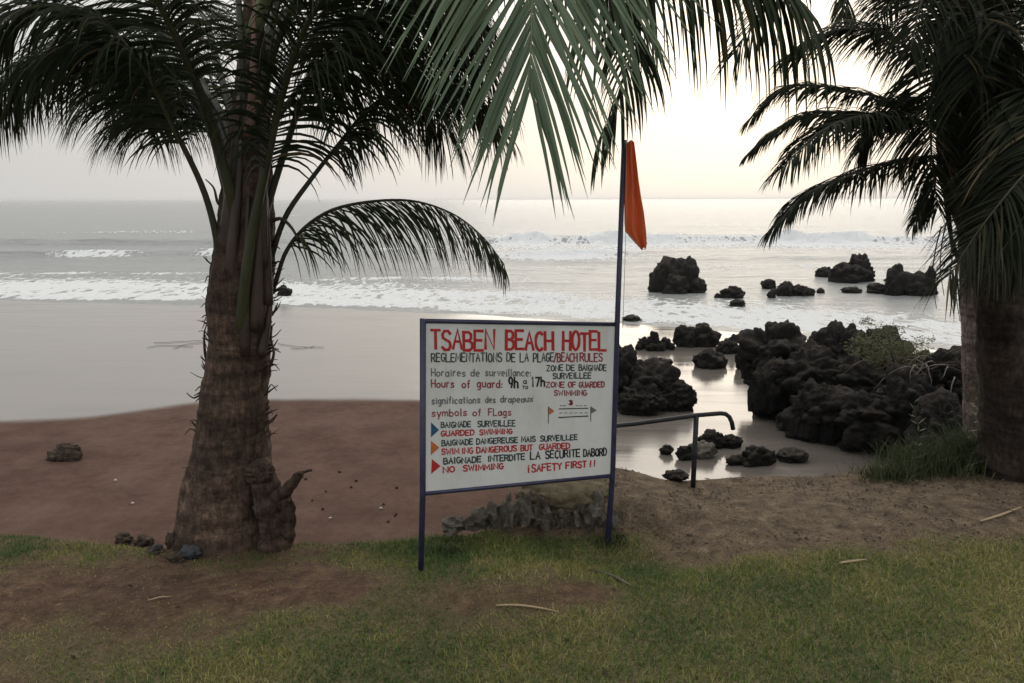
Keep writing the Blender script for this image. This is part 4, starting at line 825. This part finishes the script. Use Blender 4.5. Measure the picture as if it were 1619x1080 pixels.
# --- right palm
YD = ground(1600, 762, lawn_h).y+.15
pd_ = empty('palm_tree', P(1618, 770, YD), 'dark coconut palm at the right edge with a shaggy trunk top and drooping fronds', 'palm tree', 'coconut palms')
trunk(pd_, [(1622, 830, 64), (1618, 770, 60), (1612, 720, 55), (1604, 660, 49), (1595, 600, 44), (1587, 540, 38), (1579, 470, 34), (1572, 420, 36), (1565, 360, 46), (1557, 300, 55), (1550, 230, 58), (1545, 150, 56), (1542, 60, 50), (1540, -40, 40), (1540, -140, 24)], m_trunk2, YD, YD, seed=5, ring=.035)
def dD(l): return PP([(x, y, YD+dy) for x, y, dy in l])
D = [
 (dict(bare=.2, Lf=.42, seed=41, n=60), [(1530, 140, 0), (1460, 92, .1), (1385, 50, .2), (1315, 52, .3), (1248, 88, .4)]),
 (dict(bare=.2, Lf=.34, seed=42, n=66, droop=.3), [(1535, 180, 0), (1450, 172, .2), (1370, 150, .4), (1290, 136, .6), (1232, 146, .7), (1186, 190, .8)]),
 (dict(bare=.2, Lf=.34, seed=43, n=60, droop=.3, w=.018), [(1530, 205, 0), (1460, 195, .1), (1380, 182, .2), (1295, 180, .4), (1235, 202, .5), (1190, 238, .6)]),
 (dict(bare=.2, Lf=.40, seed=44, n=70), [(1530, 212, 0), (1450, 195, -.1), (1370, 185, -.2), (1300, 208, -.3), (1236, 268, -.4)]),
 (dict(bare=.14, Lf=.34, seed=45, n=75, droop=.42), [(1530, 252, 0), (1470, 250, 0), (1400, 260, 0), (1330, 284, 0), (1270, 312, 0), (1221, 364, 0)]),
 (dict(bare=.2, Lf=.24, seed=46, n=40), [(1535, 228, .1), (1505, 250, .2), (1475, 288, .3), (1444, 358, .3)]),
 (dict(bare=.15, Lf=.5, seed=50, n=60), [(1545, 100, .1), (1510, 0, .5), (1460, -30, .9), (1410, 0, 1.2), (1380, 60, 1.4)]),
 (dict(bare=.15, Lf=.55, seed=51, n=60), [(1550, 100, -.1), (1530, -20, -.3), (1500, -60, -.5), (1460, 0, -.7), (1440, 80, -.8)]),
 (dict(bare=.15, Lf=.55, seed=52, n=60), [(1560, 120, 0), (1600, 30, 0), (1660, 0, 0), (1730, 40, 0), (1780, 120, 0)]),
 (dict(bare=.15, Lf=.55, seed=53, n=60), [(1560, 160, .2), (1600, 100, .5), (1640, 90, .8), (1680, 130, 1.1), (1700, 200, 1.3)]),
 (dict(bare=.15, Lf=.55, seed=54, n=60), [(1555, 60, .1), (1580, -30, .3), (1620, -50, .5), (1670, -10, .6), (1700, 70, .7)]),
 (dict(bare=.15, Lf=.55, seed=55, n=60), [(1560, 180, .2), (1590, 140, .5), (1620, 150, .8), (1640, 210, 1.0), (1650, 280, 1.1)]),
 (dict(bare=.15, Lf=.45, seed=56, n=60), [(1535, 190, .1), (1490, 160, .3), (1440, 160, .5), (1390, 195, .6), (1360, 240, .7)]),
 (dict(bare=.2, Lf=.42, seed=61, n=60, tbias=.05), [(1550, 40, -.1), (1505, 30, -.2), (1478, 120, -.25), (1472, 230, -.25), (1482, 330, -.2)]),
 (dict(bare=.1, Lf=.42, seed=62, n=70), [(1550, 20, -.2), (1548, 40, -.4), (1552, 150, -.45), (1560, 260, -.42), (1560, 350, -.38)]),
 (dict(bare=.1, Lf=.42, seed=63, n=70), [(1560, 20, -.2), (1590, 40, -.4), (1606, 150, -.42), (1606, 260, -.4), (1600, 340, -.36)]),
 (dict(bare=.1, Lf=.5, seed=65, n=70), [(1560, 60, .3), (1600, 60, .6), (1625, 120, .7), (1635, 220, .75)]),
 (dict(bare=.25, Lf=.55, seed=57, n=60, ml=m_leafo, mr=m_rib), [(1570, 60, -.1), (1640, 60, -.4), (1690, 140, -.6), (1660, 230, -.75), (1600, 300, -.85), (1545, 370, -.9), (1500, 440, -.95)]),
 (dict(bare=.25, Lf=.55, seed=58, n=60, ml=m_leafo, mr=m_rib), [(1575, 60, 0), (1660, 80, -.2), (1720, 180, -.4), (1690, 290, -.5), (1640, 360, -.6), (1600, 420, -.65)]),
 (dict(bare=.25, Lf=.5, seed=59, n=60, ml=m_leafo, mr=m_rib), [(1570, 90, -.2), (1620, 130, -.5), (1650, 220, -.75), (1630, 320, -.9), (1590, 390, -.95), (1560, 430, -1.0)]),
 (dict(bare=.3, Lf=.5, seed=60, n=55), [(1545, 40, -.1), (1500, -120, -.3), (1400, -190, -.6), (1300, -130, -.9), (1220, -10, -1.1), (1165, 82, -1.2)]),
]
for kw, l in D:
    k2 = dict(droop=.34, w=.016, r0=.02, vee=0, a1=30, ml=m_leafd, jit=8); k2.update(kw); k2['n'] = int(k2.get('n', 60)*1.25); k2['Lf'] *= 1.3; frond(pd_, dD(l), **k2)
bits(pd_, 'leaf_stub', m_ribd, [
 (dD([(1502, 200, -.05), (1496, 280, -.08), (1499, 340, -.08), (1506, 400, -.06)]), .04), (dD([(1560, 430, -.1), (1530, 425, -.1), (1510, 400, -.1), (1502, 370, -.1)]), .05),
 (dD([(1570, 390, -.15), (1545, 340, -.2), (1525, 260, -.22), (1520, 180, -.22)]), .05), (dD([(1580, 400, -.15), (1580, 320, -.2), (1575, 230, -.22), (1560, 120, -.22)]), .05),
 (dD([(1600, 380, -.1), (1605, 300, -.15), (1600, 200, -.18)]), .045), (dD([(1535, 380, -.1), (1512, 300, -.16), (1500, 220, -.16), (1480, 130, -.16)]), .04)])
for i, (xs, ys) in enumerate(((1478, 420), (1490, 400), (1505, 430), (1515, 440))):
    bits(pd_, 'dead_leaflet', m_dead, [(dD([(xs+10, ys-60, -.1), (xs, ys-20, -.12), (xs-4, ys+25, -.12), (xs+2, ys+70, -.12)]), .005)])
# --- slim palm behind it
YE = 7.4
xe = P(1545, 600, YE).x; ze = gz(xe, YE)
pe = empty('palm_tree', (xe, YE, ze), 'slim grey palm trunk behind the right palm, mostly hidden by it', 'palm tree', 'coconut palms')
trunk(pe, [(1550, 830, 24), (1547, 700, 21), (1544, 600, 20), (1541, 520, 19), (1538, 440, 19), (1535, 340, 18), (1533, 240, 18), (1531, 120, 18), (1530, 0, 17), (1530, -120, 14)], m_trunk3, YE, YE, seed=8, ring=.03)
for i, l in enumerate(([(1530, -90, 0), (1470, -150, .2), (1400, -120, .4), (1350, -40, .5), (1330, 40, .5)], [(1530, -90, 0), (1590, -150, 0), (1660, -120, 0), (1720, -20, 0)], [(1530, -90, 0), (1500, -170, .6), (1460, -160, 1.2), (1430, -60, 1.6)], [(1530, -90, 0), (1560, -170, -.5), (1600, -150, -1), (1630, -40, -1.3)])):
    frond(pe, PP([(x, y, YE+dy) for x, y, dy in l]), bare=.15, Lf=.7, n=60, droop=.42, seed=70+i, r0=.025)

# ------------------------------------------------------------------ plants
m_weed = leafy('weed_leaf', [(0, (0.022, 0.036, 0.012)), (.5, (0.045, 0.062, 0.02)), (1, (0.12, 0.11, 0.05))], 0.55, .3, .15)
m_moss = leafy('bush_leaf', [(0, (0.025, 0.03, 0.010)), (.5, (0.06, 0.062, 0.018)), (1, (0.13, 0.11, 0.045))], 0.6, .25, .12)
def tuft(px, py, w, h, n, label, name='grass_tuft', cat='grass', group=None, m=m_weed, lean=.7, bw=.006, f=lawn_h):
    g0 = ground(px, py, f); e = empty(name, g0, label, cat, group)
    x = g0.x+nrng.normal(0, w/2.2, n); y = g0.y+nrng.normal(0, w/3.2, n)
    blades('blades', x, y, f(x, y)-.005, h*nrng.uniform(.45, 1.15, n), nrng.uniform(.6, 1.2, n)*bw, nrng.uniform(.1, lean*1.5, n), np.clip(nrng.normal(.42, .22, n), 0, 1), m, e)
    return e
tuft(1470, 745, .42, .26, 1300, 'clump of long green grass at the outcrop foot, left of the right palm', group='grass clumps at the edge')
tuft(1530, 735, .32, .36, 1000, 'taller green grass clump touching the right palm trunk', group='grass clumps at the edge')
tuft(1405, 758, .26, .15, 500, 'low sparse grass clump at the left end of the long grass', group='grass clumps at the edge')
tuft(95, 846, .07, .07, 60, 'small bright green sprout at the lawn edge far left', name='sprout', cat='plant', bw=.012)
tuft(520, 838, .10, .06, 90, 'dark little weed at the lawn edge between palm and sign', name='weed', cat='plant')
tuft(700, 876, .13, .085, 160, 'long grass tuft at the foot of the left sign post', group='grass tufts at the sign posts')
tuft(965, 862, .13, .08, 160, 'pale grass tuft at the foot of the right sign post', group='grass tufts at the sign posts')
def stalk(px, py, hpx, Y, label, seed, lean=0):
    r = random.Random(seed); b = P(px, py, Y); t = P(px+lean, py-hpx, Y); b.z = min(b.z, float(top_h(b.x, b.y))) if False else b.z
    e = empty('weed', b, label, 'plant', 'tall weeds before the outcrop'); mb = MB(); sp, _ = spline([b-Vector((0, 0, .25)), b, b.lerp(t, .5)+Vector((.02, 0, 0)), t], 12); mb.tube(sp, [.004*(1-.7*i/11) for i in range(12)], 5); child_build(mb, 'stem', m_weed, e)
    mb = MB()
    for i in range(26):
        p = sp[2+int(i/26*9.9)]; a = r.uniform(0, 6.28); d = Vector((math.cos(a), math.sin(a), r.uniform(.1, .9))).normalized(); sd2 = d.cross(Vector((0, 0, 1))).normalized(); l_ = r.uniform(.04, .09)
        mb.add([p, p+d*l_*.5+sd2*.008, p+d*l_, p+d*l_*.5-sd2*.008], [(0, 1, 2, 3)], r.uniform(.2, 1))
    child_build(mb, 'leaves', m_weed, e, False)
stalk(1448, 715, 76, 5.35, 'upright grey-green weed stalk in front of the outcrop', 1, -4)
stalk(1515, 715, 98, 5.45, 'tall leaning weed stalk next to the right palm trunk', 2, 34)
stalk(1545, 705, 80, 5.5, 'bare pale weed stalk hugging the right palm trunk', 3, -2)
# bush on the outcrop
g0 = P(1400, 590, 11.0); e = empty('bush', g0, 'straggly yellow-green bush growing over the outcrop boulders', 'bush')
mb = MB(); r = random.Random(5)
cl = [(P(1402+r.gauss(0, 26), 558+r.gauss(0, 15), 10.45+r.uniform(-.25, .25)), r.uniform(.05, .12)) for _ in range(34)]
for i in range(4200):
    c, s = r.choice(cl); p = c+Vector((r.gauss(0, s), r.gauss(0, s), r.gauss(0, s*.6))); d = Vector((r.gauss(0, 1), r.gauss(0, 1), r.gauss(.3, .8))).normalized(); q = d.orthogonal().normalized(); l_ = r.uniform(.02, .055)
    mb.add([p, p+d*l_*.5+q*l_*.22, p+d*l_, p+d*l_*.5-q*l_*.22], [(0, 1, 2, 3)], min(1, max(0, r.gauss(.45, .22))))
child_build(mb, 'leaves', m_moss, e, False)
mb = MB()
for i in range(34):
    x0, y0 = 1370+r.uniform(0, 150), 575+r.uniform(-10, 25); z = P(x0, y0, 10.3-(x0-1370)*.012); pts = [z]
    dd_ = Vector((r.uniform(-1, 1), r.uniform(-.6, .1), r.uniform(-.1, 1))).normalized()
    for k in range(5): dd_ = (dd_+Vector((r.uniform(-.4, .4), r.uniform(-.3, .3), -.28))).normalized(); pts.append(pts[-1]+dd_*r.uniform(.08, .16))
    mb.tube(pts, [.010, .009, .008, .006, .005, .003], 5)
child_build(mb, 'stems', m_dead, e)

# ------------------------------------------------------------------ litter
m_husk = mat('coconut_husk', rough=.9, spec=.15); a = noi(m_husk, coords(m_husk, geo=True), 14, 7, .7)
L(m_husk, rampn(m_husk, a, [(.3, (.016, .012, .010)), (.55, (.05, .036, .027)), (.75, (.10, .075, .055))]), BS(m_husk).inputs['Base Color'])
m_slate = mat('blue_grey_stone', (.075, .08, .09), .8, .3)
a = noi(m_slate, coords(m_slate, geo=True), 12, 7, .7); L(m_slate, rampn(m_slate, a, [(.3, (.02, .02, .022)), (.6, (.05, .052, .056))]), BS(m_slate).inputs['Base Color'])
for i, (px, top, bot, w_, lab, mm_) in enumerate(((190, 832, 858, 40, 'dark husk, leftmost of the litter at the left palm foot', m_husk), (222, 838, 862, 40, 'brown husk half sunk in grass left of the left palm foot', m_husk), (268, 824, 866, 34, 'dark upright husk touching the left side of the swollen palm foot', m_husk),
        (294, 846, 884, 46, 'blue-grey stone at the left palm foot', m_slate), (326, 852, 876, 34, 'small dark husk in front of the left palm foot', m_husk), (272, 868, 888, 40, 'flat dark husk in front of the blue-grey stone', m_husk), (240, 856, 874, 36, 'grey stone among the husks left of the palm foot', m_rock2))):
    rock(px, top+(bot-top)*.45, bot+2, w_*.85, lab, 100+i*3, 'litter at the left palm foot', depth=.7, m=mm_, name='stone' if mm_ is not m_husk else 'coconut_husk', cat='stone' if mm_ is not m_husk else 'husk', rough=.6)
m_straw = mat('dry_straw', (0.30, 0.22, 0.13), .8, .2)
def twig(pxs, r_, label, name='dry_leaf', cat='dry leaf', m=m_straw, f=lawn_h, group=None, fl_=.35):
    pts = []
    for x_, y_ in pxs:
        g_ = ground(x_, y_, f); pts.append(g_+Vector((0, 0, r_*.4+.012)))
    mb = MB(); sp, _ = spline(pts, 12); mb.tube(sp, [r_*(.35+.65*math.sin(math.pi*min(1, .12+i/12))) for i in range(12)], 7, fl_)
    o = mb.build(name, m); tag(o, label, cat, group); return o
GT = 'dry palm leaflets lying on the lawn'
twig([(782, 962), (815, 961), (850, 966), (882, 973)], .008, 'long straw-coloured dry leaflet on the lawn in front of the sign', group=GT)
twig([(1325, 896), (1345, 893), (1368, 890)], .011, 'short pale dry leaflet on the green lawn at right', group=GT)
twig([(1548, 830), (1580, 820), (1612, 808)], .010, 'pale forked dry stick on the dirt at the right edge', name='stick', cat='stick', group=GT)
twig([(232, 952), (250, 948), (268, 946)], .006, 'thin dry leaflet on bare soil at left', group=GT)
twig([(1570, 805), (1590, 812), (1619, 818)], .006, 'thin dark stick crossing the forked stick at the right edge', name='stick', cat='stick', m=m_dead, group=GT)
twig([(930, 905), (958, 912), (985, 925), (1000, 935)], .012, 'dark exposed root in the soil in front of the right sign post', name='root', cat='root', m=m_dead)
# drift weed on the wet sand
def wrack(pts_list, label):
    mb = MB()
    for pl in pts_list:
        pts = [ground(x_, y_, beach_h)+Vector((0, 0, .015)) for x_, y_ in pl]; sp, _ = spline(pts, 10)
        mb.tube([p+Vector((noise.noise(p*3), noise.noise(p*5+Vector((9, 0, 0))), 0))*.12 for p in sp], .007, 5, .6)
    o = mb.build('seaweed', m_husk); tag(o, label, 'seaweed', 'seaweed on the wet sand')
wrack([[(232, 549), (262, 545), (300, 548)], [(244, 541), (280, 540), (318, 538)], [(270, 550), (300, 543), (322, 540)]], 'thin dark strands of seaweed on wet sand left of the left palm')
wrack([[(440, 543), (470, 548), (510, 550)], [(455, 552), (480, 550), (500, 547)]], 'faint strand of seaweed on wet sand right of the left palm')
m_shell = mat('shell_white', (.38, .35, .30), .6, .4)
for i, (px, py, lab) in enumerate(((207, 795, 'tiny pale shell on brown sand left of the palm foot'), (180, 759, 'pale pebble on the brown sand below the driftwood'), (520, 820, 'pale shell on the sand between palm and sign'), (600, 805, 'pale pebble on the sand left of the sign post'))):
    rock(px, py-2.5, py+1, 6, lab, 130+i, 'shells on the sand', m=m_shell, sub=2, name='shell', cat='shell')

# dead leaf scraps and bark crumbs: nobody could count them
n = 26000; x = nrng.uniform(-3.5, 4.2, n); y = nrng.uniform(1.6, 5.7, n); g_, d_ = lawn_masks(x, y)
k = (nrng.uniform(0, 1, n) < .05+.8*d_*(fbm(x*3, y*3, 71, 3) > .42)) & (y < edge(x)+.1); x, y = x[k], y[k]; n = len(x)
z = lawn_h(x, y)+.004; az = nrng.uniform(0, 6.28, n); l_ = nrng.uniform(.004, .014, n)*nrng.uniform(.5, 1.4, n); w_ = l_*nrng.uniform(.2, .7, n); tz = nrng.uniform(0, .012, n)
V = np.stack([np.stack([x-np.cos(az)*l_, y-np.sin(az)*l_, z], -1), np.stack([x+np.sin(az)*w_, y-np.cos(az)*w_, z+tz], -1), np.stack([x+np.cos(az)*l_, y+np.sin(az)*l_, z+tz*.6], -1), np.stack([x-np.sin(az)*w_, y+np.cos(az)*w_, z+.003], -1)], 1).reshape(-1, 3)
m_lit = leafy('leaf_scraps', [(0, (.018, .013, .010)), (.5, (.06, .042, .028)), (.8, (.16, .115, .07)), (1, (.32, .25, .16))], .85, .15, 0)
me = bpy.data.meshes.new('leaf_litter'); me.from_pydata(V.tolist(), [], (np.arange(n)[:, None]*4+np.arange(4)).tolist())
at = me.attributes.new('tint', 'FLOAT', 'POINT'); at.data.foreach_set('value', np.repeat(np.clip(nrng.beta(1.6, 2.4, n), 0, 1), 4).astype(np.float32)); me.materials.append(m_lit)
o = bpy.data.objects.new('leaf_litter', me); COL.objects.link(o); tag(o, 'scraps of dead leaves and bark strewn over the bare dirt at right', 'leaf litter', kind='stuff')

for i in range(12):
    px = rng.uniform(462, 655); py = rng.uniform(745, 826)
    rock(px, py-2.5, py+1, rng.uniform(3, 6), 'tiny dark pebble on the brown sand between palm and sign', 150+i, 'dark pebbles on the brown sand', m=m_husk, sub=2, name='pebble', cat='pebble')

# ------------------------------------------------------------------ sea haze: one closed box of thin pale air round everything
mh = bpy.data.materials.new('sea_haze'); mh.use_nodes = True; hn = mh.node_tree; hn.nodes.clear()
ho = hn.nodes.new('ShaderNodeOutputMaterial'); hv = hn.nodes.new('ShaderNodeVolumePrincipled')
hv.inputs['Color'].default_value = (0.93, 0.93, 0.93, 1); hv.inputs['Density'].default_value = 0.00022; hv.inputs['Anisotropy'].default_value = 0.55
hn.links.new(hv.outputs['Volume'], ho.inputs['Volume'])
hb = MB(); hb.box((0, 4500, 0.5), (12000, 0, 0), (0, 4700, 0), (0, 0, 5.9)); haze = hb.build('haze', mh, None, False); haze['kind'] = 'stuff'
